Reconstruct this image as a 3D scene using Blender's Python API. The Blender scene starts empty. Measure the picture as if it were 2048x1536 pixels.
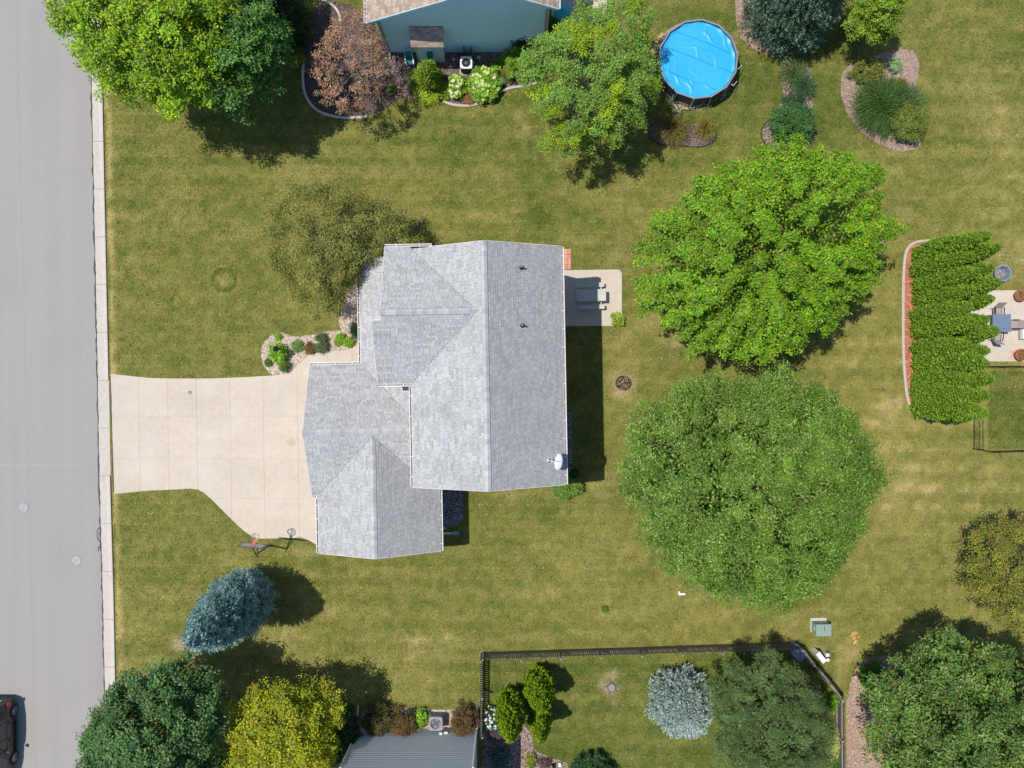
import bpy, math, random
import numpy as np
from mathutils import Vector, Matrix

random.seed(7)
RS = np.random.RandomState(11)
S = bpy.context.scene
COL = S.collection
H = 45.5            # camera height in metres
PPM = 32.0          # photo pixels per metre on the ground

# ---------------------------------------------------------------- camera, sky, sun, exposure
cd = bpy.data.cameras.new('camera'); cam = bpy.data.objects.new('camera', cd); COL.objects.link(cam)
cam.location = (0, 0, H); cam.rotation_euler = (0, 0, 0)
cd.sensor_width = 36; cd.lens = 36 * H / 64.0; cd.clip_end = 1500; cd.clip_start = 0.1
S.camera = cam
SUNV = Vector((-0.419, 0.10, 1.0)).normalized()
w = bpy.data.worlds.new('World'); S.world = w; w.use_nodes = True
nt = w.node_tree; nt.nodes.clear()
sky = nt.nodes.new('ShaderNodeTexSky'); sky.sky_type = 'NISHITA'; sky.sun_disc = False
sky.ozone_density = 3.0; sky.dust_density = 0.4; sky.sun_elevation = math.asin(SUNV.z); sky.sun_rotation = math.atan2(SUNV.x, SUNV.y)
bg = nt.nodes.new('ShaderNodeBackground'); bg.inputs['Strength'].default_value = 0.12
wo = nt.nodes.new('ShaderNodeOutputWorld')
nt.links.new(sky.outputs[0], bg.inputs[0]); nt.links.new(bg.outputs[0], wo.inputs[0])
sl = bpy.data.lights.new('sun', 'SUN'); sl.energy = 4.1; sl.angle = math.radians(0.5); sl.color = (1.0, 0.955, 0.88)
so = bpy.data.objects.new('sun', sl); COL.objects.link(so); so.rotation_euler = SUNV.to_track_quat('Z', 'Y').to_euler()
so.location = SUNV * 120
S.view_settings.view_transform = 'Standard'; S.view_settings.look = 'None'
S.view_settings.exposure = 0.0; S.view_settings.gamma = 1.0; S.view_settings.use_curve_mapping = False
S.render.engine = 'CYCLES'
S.cycles.max_bounces = 6; S.cycles.diffuse_bounces = 3; S.cycles.transmission_bounces = 4; S.cycles.transparent_max_bounces = 6

# ---------------------------------------------------------------- helpers
def F(z): return 1.0 - z / H
def P(px, py, z=0.0):
    f = F(z) / PPM
    return ((px - 1024) * f, (768 - py) * f, z)
def PX(x, y):  # ground metres -> photo pixels (for reading masks only)
    return x * PPM + 1024, 768 - y * PPM

def srgb(r, g, b):
    def c(v):
        v /= 255.0
        return v / 12.92 if v <= 0.04045 else ((v + 0.055) / 1.055) ** 2.4
    return (c(r), c(g), c(b))

class MB:
    def __init__(s): s.v = []; s.f = []; s.c = []
    def add(s, vs, fs, col=None):
        b = len(s.v); s.v += [tuple(p) for p in vs]; s.f += [tuple(i + b for i in f) for f in fs]
        s.c += (list(col) if (col and hasattr(col[0], '__len__')) else [col or (1, 1, 1)] * len(vs))
        return s
    def box(s, x0, y0, z0, x1, y1, z1, col=None):
        return s.add([(x0,y0,z0),(x1,y0,z0),(x1,y1,z0),(x0,y1,z0),(x0,y0,z1),(x1,y0,z1),(x1,y1,z1),(x0,y1,z1)],
              [(0,3,2,1),(4,5,6,7),(0,1,5,4),(1,2,6,5),(2,3,7,6),(3,0,4,7)], col)
    def obox(s, c, ax, hx, hy, z0, z1, col=None, bev=0.0):
        ca, sa = math.cos(ax), math.sin(ax)
        if bev:
            pts = [(-hx+bev,-hy),(hx-bev,-hy),(hx,-hy+bev),(hx,hy-bev),(hx-bev,hy),(-hx+bev,hy),(-hx,hy-bev),(-hx,-hy+bev)]
        else: pts = [(-hx,-hy),(hx,-hy),(hx,hy),(-hx,hy)]
        return s.prism([(c[0]+x*ca-y*sa, c[1]+x*sa+y*ca) for x, y in pts], z0, z1, col)
    def prism(s, poly, z0, z1, col=None):
        a = sum(poly[i][0]*poly[(i+1)%len(poly)][1]-poly[(i+1)%len(poly)][0]*poly[i][1] for i in range(len(poly)))
        if a < 0: poly = poly[::-1]
        n = len(poly)
        return s.add([(p[0],p[1],z0) for p in poly]+[(p[0],p[1],z1) for p in poly],
              [tuple(range(n-1,-1,-1)), tuple(range(n,2*n))]+[(i,(i+1)%n,n+(i+1)%n,n+i) for i in range(n)], col)
    def taper(s, poly0, z0, poly1, z1, col=None):
        n = len(poly0)
        return s.add([(p[0],p[1],z0) for p in poly0]+[(p[0],p[1],z1) for p in poly1],
              [tuple(range(n-1,-1,-1)), tuple(range(n,2*n))]+[(i,(i+1)%n,n+(i+1)%n,n+i) for i in range(n)], col)
    def tube(s, pts, rad, n=6, col=None, cap=True):
        pts = [Vector(p) for p in pts]
        if not hasattr(rad, '__len__'): rad = [rad]*len(pts)
        vs = []; fs = []
        u = None
        for i, p in enumerate(pts):
            d = (pts[min(i+1,len(pts)-1)]-pts[max(i-1,0)])
            d = d.normalized() if d.length > 1e-9 else Vector((0,0,1))
            if u is None: u = d.orthogonal().normalized()
            else:
                u = u - d*u.dot(d)
                u = u.normalized() if u.length > 1e-6 else d.orthogonal().normalized()
            w_ = d.cross(u)
            for k in range(n):
                a = 2*math.pi*k/n
                vs.append(p + (u*math.cos(a)+w_*math.sin(a))*rad[i])
        for i in range(len(pts)-1):
            for k in range(n):
                fs.append((i*n+k, i*n+(k+1)%n, (i+1)*n+(k+1)%n, (i+1)*n+k))
        if cap:
            fs.append(tuple(range(n-1,-1,-1))); b=(len(pts)-1)*n; fs.append(tuple(range(b,b+n)))
        return s.add(vs, fs, col)
    def cyl(s, x, y, z0, z1, r0, r1=None, n=16, col=None):
        r1 = r0 if r1 is None else r1
        return s.taper([(x+r0*math.cos(2*math.pi*k/n), y+r0*math.sin(2*math.pi*k/n)) for k in range(n)], z0,
                       [(x+r1*math.cos(2*math.pi*k/n), y+r1*math.sin(2*math.pi*k/n)) for k in range(n)], z1, col)
    def ring(s, x, y, z0, z1, ro, ri, n=24, col=None):
        vs = []; fs = []
        for k in range(n):
            a = 2*math.pi*k/n; c_, s_ = math.cos(a), math.sin(a)
            vs += [(x+ro*c_,y+ro*s_,z0),(x+ro*c_,y+ro*s_,z1),(x+ri*c_,y+ri*s_,z1),(x+ri*c_,y+ri*s_,z0)]
        for k in range(n):
            a, b = 4*k, 4*((k+1)%n)
            for j in range(4): fs.append((a+j, b+j, b+(j+1)%4, a+(j+1)%4))
        return s.add(vs, fs, col)
    def blob(s, c, r, n=8, m=5, squash=1.0, jit=0.0, col=None):
        vs = [(c[0],c[1],c[2]-r*squash)]; fs = []
        for i in range(1, m):
            t = math.pi*i/m
            for k in range(n):
                a = 2*math.pi*k/n; q = r*(1+random.uniform(-jit, jit))
                vs.append((c[0]+q*math.sin(t)*math.cos(a), c[1]+q*math.sin(t)*math.sin(a), c[2]-q*math.cos(t)*squash))
        vs.append((c[0],c[1],c[2]+r*squash)); L = len(vs)-1
        for k in range(n): fs.append((0, 1+(k+1)%n, 1+k)); fs.append((L, L-n+k, L-n+(k+1)%n))
        for i in range(m-2):
            for k in range(n):
                fs.append((1+i*n+k, 1+i*n+(k+1)%n, 1+(i+1)*n+(k+1)%n, 1+(i+1)*n+k))
        return s.add(vs, fs, col)
    def sweep(s, path, w_, h, z0=0.0, closed=False, col=None, round_=True):
        """kerb-like strip of width w_ and height h along a ground path"""
        n = len(path); prof = [(-w_/2,0),(-w_/2,h*.7),(-w_*.3,h),(w_*.3,h),(w_/2,h*.7),(w_/2,0)] if round_ else [(-w_/2,0),(-w_/2,h),(w_/2,h),(w_/2,0)]
        m = len(prof); vs = []; fs = []
        for i in range(n):
            a = path[(i-1)%n] if (closed or i > 0) else path[i]; b = path[(i+1)%n] if (closed or i < n-1) else path[i]
            dx, dy = b[0]-a[0], b[1]-a[1]; l = math.hypot(dx, dy) or 1; nx, ny = dy/l, -dx/l
            for q, hh in prof: vs.append((path[i][0]+nx*q, path[i][1]+ny*q, z0+hh))
        for i in range(n if closed else n-1):
            j = (i+1)%n
            for k in range(m-1): fs.append((i*m+k, i*m+k+1, j*m+k+1, j*m+k))
        if not closed: fs.append(tuple(range(m))); fs.append(tuple(range((n-1)*m, n*m))[::-1])
        return s.add(vs, fs, col)
    def mesh(s, name):
        me = bpy.data.meshes.new(name); me.from_pydata(s.v, [], s.f)
        if any(c != (1,1,1) for c in s.c):
            a = me.color_attributes.new('Col', 'FLOAT_COLOR', 'POINT')
            a.data.foreach_set('color', np.array([(*c, 1.0) for c in s.c], dtype=np.float32).ravel())
        return me
    def build(s, name, m, parent=None, smooth=False, kind=None):
        me = s.mesh(name); me.materials.append(m)
        if smooth: me.polygons.foreach_set('use_smooth', [True]*len(me.polygons))
        return link(name, me, parent, kind)

def link(name, me, parent=None, kind=None):
    o = bpy.data.objects.new(name, me); COL.objects.link(o)
    if parent: o.parent = parent
    if kind: o['kind'] = kind
    return o
def tag(o, label=None, cat=None, group=None, kind=None):
    if label: o['label'] = label
    if cat: o['category'] = cat
    if group: o['group'] = group
    if kind: o['kind'] = kind
    return o
def thing(name, label, cat, loc=(0,0,0), rz=0.0, group=None):
    o = bpy.data.objects.new(name, None); COL.objects.link(o); o.location = loc; o.rotation_euler = (0,0,rz)
    o.empty_display_size = 0.2
    return tag(o, label, cat, group)
def copy_tree(o, parent=None, **kw):
    c = o.copy(); COL.objects.link(c)
    if parent: c.parent = parent
    for ch in list(o.children): copy_tree(ch, c)
    return c

def npmesh(name, V, nper, m, C=None):
    """V (N*nper,3) vertices, faces of nper consecutive vertices"""
    n = len(V); nf = n // nper
    me = bpy.data.meshes.new(name); me.vertices.add(n); me.vertices.foreach_set('co', np.ascontiguousarray(V, dtype=np.float32).ravel())
    me.loops.add(n); me.loops.foreach_set('vertex_index', np.arange(n, dtype=np.int32))
    me.polygons.add(nf); me.polygons.foreach_set('loop_start', np.arange(0, n, nper, dtype=np.int32))
    me.polygons.foreach_set('loop_total', np.full(nf, nper, dtype=np.int32))
    if C is not None:
        a = me.color_attributes.new('Col', 'FLOAT_COLOR', 'POINT')
        CC = np.ones((n, 4), dtype=np.float32); CC[:, :3] = np.repeat(C, nper, axis=0) if len(C) == nf else C
        a.data.foreach_set('color', CC.ravel())
    me.update(calc_edges=True); me.materials.append(m)
    return me

def clip(poly, win):
    """clip polygon against a convex counter-clockwise window"""
    out = list(poly)
    for i in range(len(win)):
        a, b = win[i], win[(i+1)%len(win)]
        ins = lambda p: (b[0]-a[0])*(p[1]-a[1])-(b[1]-a[1])*(p[0]-a[0]) >= -1e-9
        src, out = out, []
        for j in range(len(src)):
            p, q = src[j], src[(j+1)%len(src)]; ip, iq = ins(p), ins(q)
            if ip: out.append(p)
            if ip != iq:
                d1 = (b[0]-a[0])*(p[1]-a[1])-(b[1]-a[1])*(p[0]-a[0]); d2 = (b[0]-a[0])*(q[1]-a[1])-(b[1]-a[1])*(q[0]-a[0])
                t = d1/(d1-d2); out.append((p[0]+(q[0]-p[0])*t, p[1]+(q[1]-p[1])*t))
        if not out: return []
    r = []
    for p in out:
        if not r or math.hypot(p[0]-r[-1][0], p[1]-r[-1][1]) > 1e-4: r.append(p)
    if len(r) > 1 and math.hypot(r[0][0]-r[-1][0], r[0][1]-r[-1][1]) < 1e-4: r.pop()
    return r if len(r) > 2 else []
def area(p): return abs(sum(p[i][0]*p[(i+1)%len(p)][1]-p[(i+1)%len(p)][0]*p[i][1] for i in range(len(p))))/2
def ccw(p):
    a = sum(p[i][0]*p[(i+1)%len(p)][1]-p[(i+1)%len(p)][0]*p[i][1] for i in range(len(p)))
    return p if a > 0 else p[::-1]
def inpoly(x, y, poly):
    r = np.zeros(len(x), bool); n = len(poly)
    for i in range(n):
        x0, y0 = poly[i][:2]; x1, y1 = poly[(i+1)%n][:2]
        if y0 == y1: continue
        c = ((y0 > y) != (y1 > y)) & (x < (x1-x0)*(y-y0)/(y1-y0)+x0)
        r ^= c
    return r
def smooth_path(pts, n=6, closed=False):
    out = []; N = len(pts)
    for i in range(N if closed else N-1):
        if closed: p = [pts[(i+k)%N] for k in (-1,0,1,2)]
        else: p = [pts[max(0,i-1)], pts[i], pts[i+1], pts[min(N-1,i+2)]]
        for k in range(n):
            t = k/n
            out.append(tuple(0.5*((2*p[1][d])+(-p[0][d]+p[2][d])*t+(2*p[0][d]-5*p[1][d]+4*p[2][d]-p[3][d])*t*t+(-p[0][d]+3*p[1][d]-3*p[2][d]+p[3][d])*t**3) for d in range(2)))
    if not closed: out.append(tuple(pts[-1][:2]))
    return out
def G(pts): return [P(a, b)[:2] for a, b in pts]

# ---- value noise in numpy
_NG = RS.rand(256, 256)
def vnoise(x, y, s, seed=0):
    x = x/s + seed*17.31; y = y/s + seed*5.77
    xi = np.floor(x).astype(int); yi = np.floor(y).astype(int); fx = x-xi; fy = y-yi
    fx = fx*fx*(3-2*fx); fy = fy*fy*(3-2*fy)
    a = _NG[xi & 255, yi & 255]; b = _NG[(xi+1) & 255, yi & 255]; c = _NG[xi & 255, (yi+1) & 255]; d = _NG[(xi+1) & 255, (yi+1) & 255]
    return (a*(1-fx)+b*fx)*(1-fy)+(c*(1-fx)+d*fx)*fy
def fnoise(x, y, s, seed=0, o=3):
    r = 0; a = 1; t = 0
    for k in range(o): r = r + a*vnoise(x, y, s/2**k, seed+k*3); t += a; a *= 0.6
    return r/t

# ---------------------------------------------------------------- materials
def mat(name, col, rough=0.8, var=0.15, scale=6.0, bump=0.0, bscale=None, attr=False, metal=0.0, spec=0.3, stain=None, detail=6, streak=None):
    m = bpy.data.materials.new(name); m.use_nodes = True; N = m.node_tree.nodes; L = m.node_tree.links
    b = N['Principled BSDF']; b.inputs['Roughness'].default_value = rough; b.inputs['Metallic'].default_value = metal
    b.inputs['Specular IOR Level'].default_value = spec
    tc = N.new('ShaderNodeTexCoord')
    rgb = N.new('ShaderNodeRGB'); rgb.outputs[0].default_value = (*col, 1)
    cur = rgb.outputs[0]
    if attr:
        at = N.new('ShaderNodeAttribute'); at.attribute_name = 'Col'
        mx = N.new('ShaderNodeMix'); mx.data_type = 'RGBA'; mx.blend_type = 'MULTIPLY'; mx.inputs[0].default_value = 1
        L.new(cur, mx.inputs[6]); L.new(at.outputs['Color'], mx.inputs[7]); cur = mx.outputs[2]
    if var:
        no = N.new('ShaderNodeTexNoise'); no.inputs['Scale'].default_value = scale; no.inputs['Detail'].default_value = detail; no.inputs['Roughness'].default_value = 0.65
        L.new(tc.outputs['Object'], no.inputs['Vector'])
        mr = N.new('ShaderNodeMapRange'); mr.inputs[1].default_value = 0.3; mr.inputs[2].default_value = 0.7
        mr.inputs[3].default_value = 1-var; mr.inputs[4].default_value = 1+var
        L.new(no.outputs['Fac'], mr.inputs[0])
        mx = N.new('ShaderNodeMix'); mx.data_type = 'RGBA'; mx.blend_type = 'MULTIPLY'; mx.inputs[0].default_value = 1
        L.new(cur, mx.inputs[6]); L.new(mr.outputs[0], mx.inputs[7]); cur = mx.outputs[2]
    if stain:   # (colour, scale, lo, hi, amount)
        no = N.new('ShaderNodeTexNoise'); no.inputs['Scale'].default_value = stain[1]; no.inputs['Detail'].default_value = 5
        L.new(tc.outputs['Object'], no.inputs['Vector'])
        mr = N.new('ShaderNodeMapRange'); mr.inputs[1].default_value = stain[2]; mr.inputs[2].default_value = stain[3]
        mr.inputs[3].default_value = 0; mr.inputs[4].default_value = stain[4]
        L.new(no.outputs['Fac'], mr.inputs[0])
        mx = N.new('ShaderNodeMix'); mx.data_type = 'RGBA'; L.new(mr.outputs[0], mx.inputs[0]); L.new(cur, mx.inputs[6]); mx.inputs[7].default_value = (*stain[0], 1); cur = mx.outputs[2]
    if streak:   # ((sx, sy), amount): long soft wear bands
        mp = N.new('ShaderNodeMapping'); mp.inputs['Scale'].default_value = (streak[0][0], streak[0][1], 1); L.new(tc.outputs['Object'], mp.inputs['Vector'])
        no = N.new('ShaderNodeTexNoise'); no.inputs['Scale'].default_value = 1; no.inputs['Detail'].default_value = 5; L.new(mp.outputs[0], no.inputs['Vector'])
        mr = N.new('ShaderNodeMapRange'); mr.inputs[1].default_value = 0.3; mr.inputs[2].default_value = 0.7; mr.inputs[3].default_value = 1-streak[1]; mr.inputs[4].default_value = 1+streak[1]*.6; L.new(no.outputs['Fac'], mr.inputs[0])
        mx = N.new('ShaderNodeMix'); mx.data_type = 'RGBA'; mx.blend_type = 'MULTIPLY'; mx.inputs[0].default_value = 1; L.new(cur, mx.inputs[6]); L.new(mr.outputs[0], mx.inputs[7]); cur = mx.outputs[2]
    L.new(cur, b.inputs['Base Color'])
    if bump:
        no = N.new('ShaderNodeTexNoise'); no.inputs['Scale'].default_value = bscale or scale*6; no.inputs['Detail'].default_value = 4
        L.new(tc.outputs['Object'], no.inputs['Vector'])
        bp = N.new('ShaderNodeBump'); bp.inputs['Strength'].default_value = bump; bp.inputs['Distance'].default_value = 0.02
        L.new(no.outputs['Fac'], bp.inputs['Height']); L.new(bp.outputs[0], b.inputs['Normal'])
    return m
def leafmat(name, rough=0.5, spec=0.35, trans=0.28, tint=(1,1,1)):
    m = bpy.data.materials.new(name); m.use_nodes = True; N = m.node_tree.nodes; L = m.node_tree.links
    b = N['Principled BSDF']; b.inputs['Roughness'].default_value = rough; b.inputs['Specular IOR Level'].default_value = spec
    at = N.new('ShaderNodeAttribute'); at.attribute_name = 'Col'; cur = at.outputs['Color']
    L.new(cur, b.inputs['Base Color'])
    tr = N.new('ShaderNodeBsdfTranslucent'); L.new(cur, tr.inputs['Color'])
    ms = N.new('ShaderNodeMixShader'); ms.inputs[0].default_value = trans
    L.new(b.outputs[0], ms.inputs[1]); L.new(tr.outputs[0], ms.inputs[2]); L.new(ms.outputs[0], N['Material Output'].inputs[0])
    return m
def lawnmat(name, bump=0.5):
    m = bpy.data.materials.new(name); m.use_nodes = True; N = m.node_tree.nodes; L = m.node_tree.links
    b = N['Principled BSDF']; b.inputs['Roughness'].default_value = 0.95; b.inputs['Specular IOR Level'].default_value = 0.1
    at = N.new('ShaderNodeAttribute'); at.attribute_name = 'Col'
    tc = N.new('ShaderNodeTexCoord')
    n1 = N.new('ShaderNodeTexNoise'); n1.inputs['Scale'].default_value = 7.5; n1.inputs['Detail'].default_value = 8; n1.inputs['Roughness'].default_value = 0.8
    L.new(tc.outputs['Object'], n1.inputs['Vector'])
    mr = N.new('ShaderNodeMapRange'); mr.inputs[1].default_value = 0.32; mr.inputs[2].default_value = 0.68; mr.inputs[3].default_value = 0.68; mr.inputs[4].default_value = 1.34
    L.new(n1.outputs['Fac'], mr.inputs[0])
    mx = N.new('ShaderNodeMix'); mx.data_type = 'RGBA'; mx.blend_type = 'MULTIPLY'; mx.inputs[0].default_value = 1
    L.new(at.outputs['Color'], mx.inputs[6]); L.new(mr.outputs[0], mx.inputs[7])
    L.new(mx.outputs[2], b.inputs['Base Color'])
    bp = N.new('ShaderNodeBump'); bp.inputs['Strength'].default_value = bump; bp.inputs['Distance'].default_value = 0.05
    L.new(n1.outputs['Fac'], bp.inputs['Height']); L.new(bp.outputs[0], b.inputs['Normal'])
    return m

M_lawn = lawnmat('lawn')
M_blade = leafmat('grass_blade', 0.7, 0.15, 0.2)
M_leaf = leafmat('leaf', 0.45, 0.28, 0.32)
M_leaf_matte = leafmat('leaf_matte', 0.7, 0.12, 0.25)
M_needle = leafmat('needle', 0.7, 0.12, 0.15)
M_petal = leafmat('petal', 0.6, 0.2, 0.2)
M_chip = mat('bark_chip', (1,1,1), 0.9, 0.2, 12, attr=True)
M_road = mat('road', (0.350,0.330,0.308), 0.9, 0.13, 22, 0.3, 120, stain=((0.31,0.295,0.275), 0.22, 0.5, 0.8, 0.6), detail=12, streak=((1.1, .035), .045))
M_tar = mat('tar', (0.06,0.06,0.065), 0.7, 0.2, 10)
M_conc = mat('concrete', (0.60,0.515,0.42), 0.9, 0.07, 3.0, 0.2, 110, attr=True, stain=((0.66,0.60,0.52), 0.5, 0.5, 0.75, 0.6), detail=10, streak=((.06, .5), .07))
M_kerb = mat('kerb_concrete', (0.55,0.50,0.44), 0.9, 0.10, 5, 0.2, 100, stain=((0.35,0.33,0.30), 0.8, 0.6, 0.8, 0.5))
M_joint = mat('joint_filler', (0.34,0.29,0.235), 0.95, 0.3, 9)
M_white = mat('white_metal', (0.80,0.78,0.75), 0.45, 0.04, 3)
M_gutin = mat('gutter_inside', (0.33,0.31,0.29), 0.8, 0.25, 4)
M_shing = mat('roof_shingle', (0.462,0.462,0.458), 0.92, 0.10, 18, 0.35, 90, attr=True, stain=((0.27,0.26,0.26), 0.45, 0.54, 0.80, 0.5), detail=8)
M_shing_tan = mat('tan_roof_shingle', (0.44,0.34,0.27), 0.92, 0.12, 18, 0.35, 90, attr=True, detail=8)
M_deck = mat('roof_deck', (0.13,0.13,0.135), 0.95, 0.1, 5)
M_siding = mat('beige_siding', (0.55,0.50,0.42), 0.7, 0.04, 2)
M_siding_w = mat('pale_siding', (0.56,0.84,0.95), 0.65, 0.03, 2)
M_siding_g = mat('grey_siding', (0.60,0.62,0.66), 0.65, 0.04, 2)
M_trim = mat('white_trim', (0.66,0.65,0.63), 0.5, 0.03, 2)
M_glass = mat('window_glass', (0.03,0.04,0.05), 0.08, 0, 1, spec=0.8)
M_black = mat('black_rubber', (0.015,0.016,0.018), 0.55, 0.1, 5)
M_dark = mat('dark_metal', (0.035,0.037,0.042), 0.45, 0.1, 5, metal=0.3)
M_grey = mat('grey_plastic', (0.30,0.31,0.32), 0.55, 0.08, 5)
M_silver = mat('silver_metal', (0.55,0.56,0.57), 0.35, 0.06, 6, metal=0.7)
M_wood = mat('weathered_wood', (0.60,0.57,0.54), 0.85, 0.08, 5, 0.2, 60, streak=((1.2, 28), .22))
M_fence = mat('fence_wood', (0.15,0.135,0.125), 0.9, 0.35, 7, 0.3, 50)
M_fence_top = mat('fence_rail_wood', (0.34,0.30,0.26), 0.9, 0.25, 7, 0.3, 50)
M_bark = mat('bark', (0.16,0.13,0.10), 0.95, 0.35, 9, 0.6, 30)
M_bark_pale = mat('pale_bark', (0.34,0.27,0.24), 0.9, 0.3, 9, 0.5, 30)
M_soil = mat('mulch_soil', (0.10,0.075,0.065), 0.95, 0.4, 9, 0.6, 50)
M_soil_red = mat('red_mulch_soil', (0.36,0.13,0.08), 0.95, 0.3, 9, 0.6, 50)
M_dirt = mat('dirt', (0.36,0.25,0.17), 0.95, 0.25, 6, 0.5, 40)
M_stone = mat('river_stone', (1,1,1), 0.8, 0.12, 20, attr=True)
M_block = mat('tan_block', (0.50,0.36,0.20), 0.9, 0.2, 9, 0.4, 60, attr=True)
M_brick = mat('salmon_paver', (0.62,0.30,0.20), 0.9, 0.18, 9, 0.3, 60, attr=True)
M_cover = mat('pool_cover', (0.03,0.42,0.78), 0.42, 0.06, 1.5, 0.0, spec=0.5)
M_poolwall = mat('pool_wall', (0.035,0.05,0.065), 0.5, 0.15, 5)
M_poolrim = mat('pool_rim', (0.24,0.28,0.34), 0.45, 0.05, 3)
M_green = mat('green_paint', (0.26,0.36,0.31), 0.55, 0.06, 4)
M_teal = mat('teal_plastic', (0.02,0.22,0.24), 0.5, 0.1, 5)
M_bluegrey = mat('blue_grey_paint', (0.16,0.22,0.31), 0.5, 0.06, 4)
M_taupe = mat('taupe_cloth', (0.36,0.31,0.29), 0.9, 0.12, 20)
M_orange = mat('orange_rim', (0.75,0.10,0.05), 0.5, 0.05, 4)
M_net = mat('net_cord', (0.85,0.84,0.82), 0.8, 0.05, 4)
M_pink = mat('pink_cloth', (0.75,0.30,0.27), 0.9, 0.15, 9)
M_terra = mat('terracotta', (0.30,0.13,0.08), 0.8, 0.2, 6)
M_car = mat('car_paint', (0.075,0.06,0.058), 0.25, 0.03, 2, metal=0.4, spec=0.6)
M_red = mat('tail_lamp', (0.55,0.01,0.015), 0.15, 0.05, 3, spec=0.7)
M_cush = mat('cream_cushion', (0.75,0.73,0.66), 0.9, 0.05, 6)
M_ash = mat('ash', (0.42,0.36,0.30), 0.95, 0.5, 14, 0.6, 30, attr=True)
# ================================================================ SETTING
def seam(y):
    return float(np.interp(y, [-900,-200,130,400,700,960,1200,1390,1700,2400], [161,176,183,188.5,195,199.5,206.5,210,217,232]))
DRIVE = [(222,748),(262,752),(300,756),(345,757),(420,757),(500,754),(545,751),(566,749),(583,743),(593,750),(672,750),(672,1110),(640,1093),(632,1089),(618,1080),(600,1074),(585,1076),(520,1077),(505,1073),(490,1063),(470,1045),(450,1025),(425,1000),(408,985),(398,979),(380,977),(345,979),(300,981),(265,984),(229,988)]
WALK = [(583,743),(590,736),(600,727),(612,715),(625,708.5),(640,704),(655,702),(687,701),(704,695),(718,688),(745,682),(745,750),(593,750)]
ROCK = [(527.5,685.7),(523.4,698.6),(522.9,715),(528,731.4),(537.5,744.3),(547,750),(565.6,749),(582,744),(597,731),(611,717),(626,708),(640,703.5),(664,701),(687,700.4),(705,694),(718,688),(745,682),(745,500),(705,505),(700,560),(690,600),(678,640),(682,661),(656,662),(632,668),(601,673.4),(587,674),(575,668),(558.6,665),(544.5,670.5),(534,678.7)]
SIDEG = [(1098,815),(1143,818),(1144,900),(1141,960),(1098,960)]
SOUTHG = [(872,972),(905,972),(925,985),(926,1035),(915,1050),(888,1056),(872,1056)]
TOPBED = [(775,100),(775,190),(830,200),(887,204),(907,210),(936,212),(965,206),(985,195),(1002,183),(1024,176),(1052,172),(1075,165),(1090,100)]
PLUMBED = [(607,110),(605,150),(609,185),(625,212),(650,228),(690,236),(735,233),(776,215),(800,196),(776,190),(776,100),(745,40),(700,8),(640,0),(615,50)]
CONBED = [(1468,-40),(1472,40),(1482,76),(1508,100),(1540,110),(1600,108),(1640,85),(1662,30),(1660,-40)]
ISLE = [(1682,150),(1700,130),(1735,116),(1768,106),(1800,98),(1828,103),(1839,128),(1832,168),(1828,205),(1848,240),(1848,278),(1835,298),(1800,304),(1760,290),(1722,264),(1695,228),(1682,190)]
MIDBED = [(1562,128),(1598,118),(1622,140),(1626,200),(1626,290),(1600,310),(1560,305),(1540,296),(1526,282),(1522,264),(1530,248),(1548,230),(1566,200),(1564,160)]
POOLBED = [(1295,258),(1310,248),(1360,246),(1400,247),(1425,257),(1432,272),(1425,285),(1400,294),(1360,292),(1320,288),(1300,276)]
HEDGE = [(1850,482),(1828,486),(1814,500),(1808,530),(1806,600),(1807,700),(1810,760),(1817,805),(1832,826),(1856,838),(1925,838),(1925,482)]
GRAVEL = [(725,1421),(760,1417),(845,1418),(945,1420),(957,1424),(957,1466),(716,1466)]
MULCHB = [(965,1462),(1000,1455),(1040,1445),(1062,1465),(1068,1498),(1085,1508),(1112,1518),(1134,1526),(1140,1600),(965,1600)]
OAKDIRT = [(1770,1310),(1735,1316),(1715,1332),(1705,1352),(1697,1384),(1692,1404),(1693,1600),(1800,1600),(1800,1330)]
PATIO = [(1098,541),(1100,541),(1235,539),(1241,541),(1243.5,548),(1243.5,652),(1098,652)]
RPATIO = [(1936,581),(2300,580),(2300,723),(1936,723)]
TPATIO = [(1103,-160),(1214,-160),(1214,30),(1200,38),(1180,46),(1103,50)]
POOLPAD = [(1389+86*math.cos(a*math.pi/12), 127-86*math.sin(a*math.pi/12)) for a in range(24)]

HARD = [DRIVE, WALK, ROCK, SIDEG, SOUTHG, TOPBED, PLUMBED, CONBED, ISLE, MIDBED, POOLBED, HEDGE, GRAVEL, MULCHB, OAKDIRT, PATIO, RPATIO, TPATIO, POOLPAD,
        [(672,745),(873,745),(873,975),(1100,975),(1100,535),(745,535),(745,745)], [(672,975),(873,975),(873,1075),(672,1075)], [(716,1462),(960,1462),(960,2000),(716,2000)]]

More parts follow.
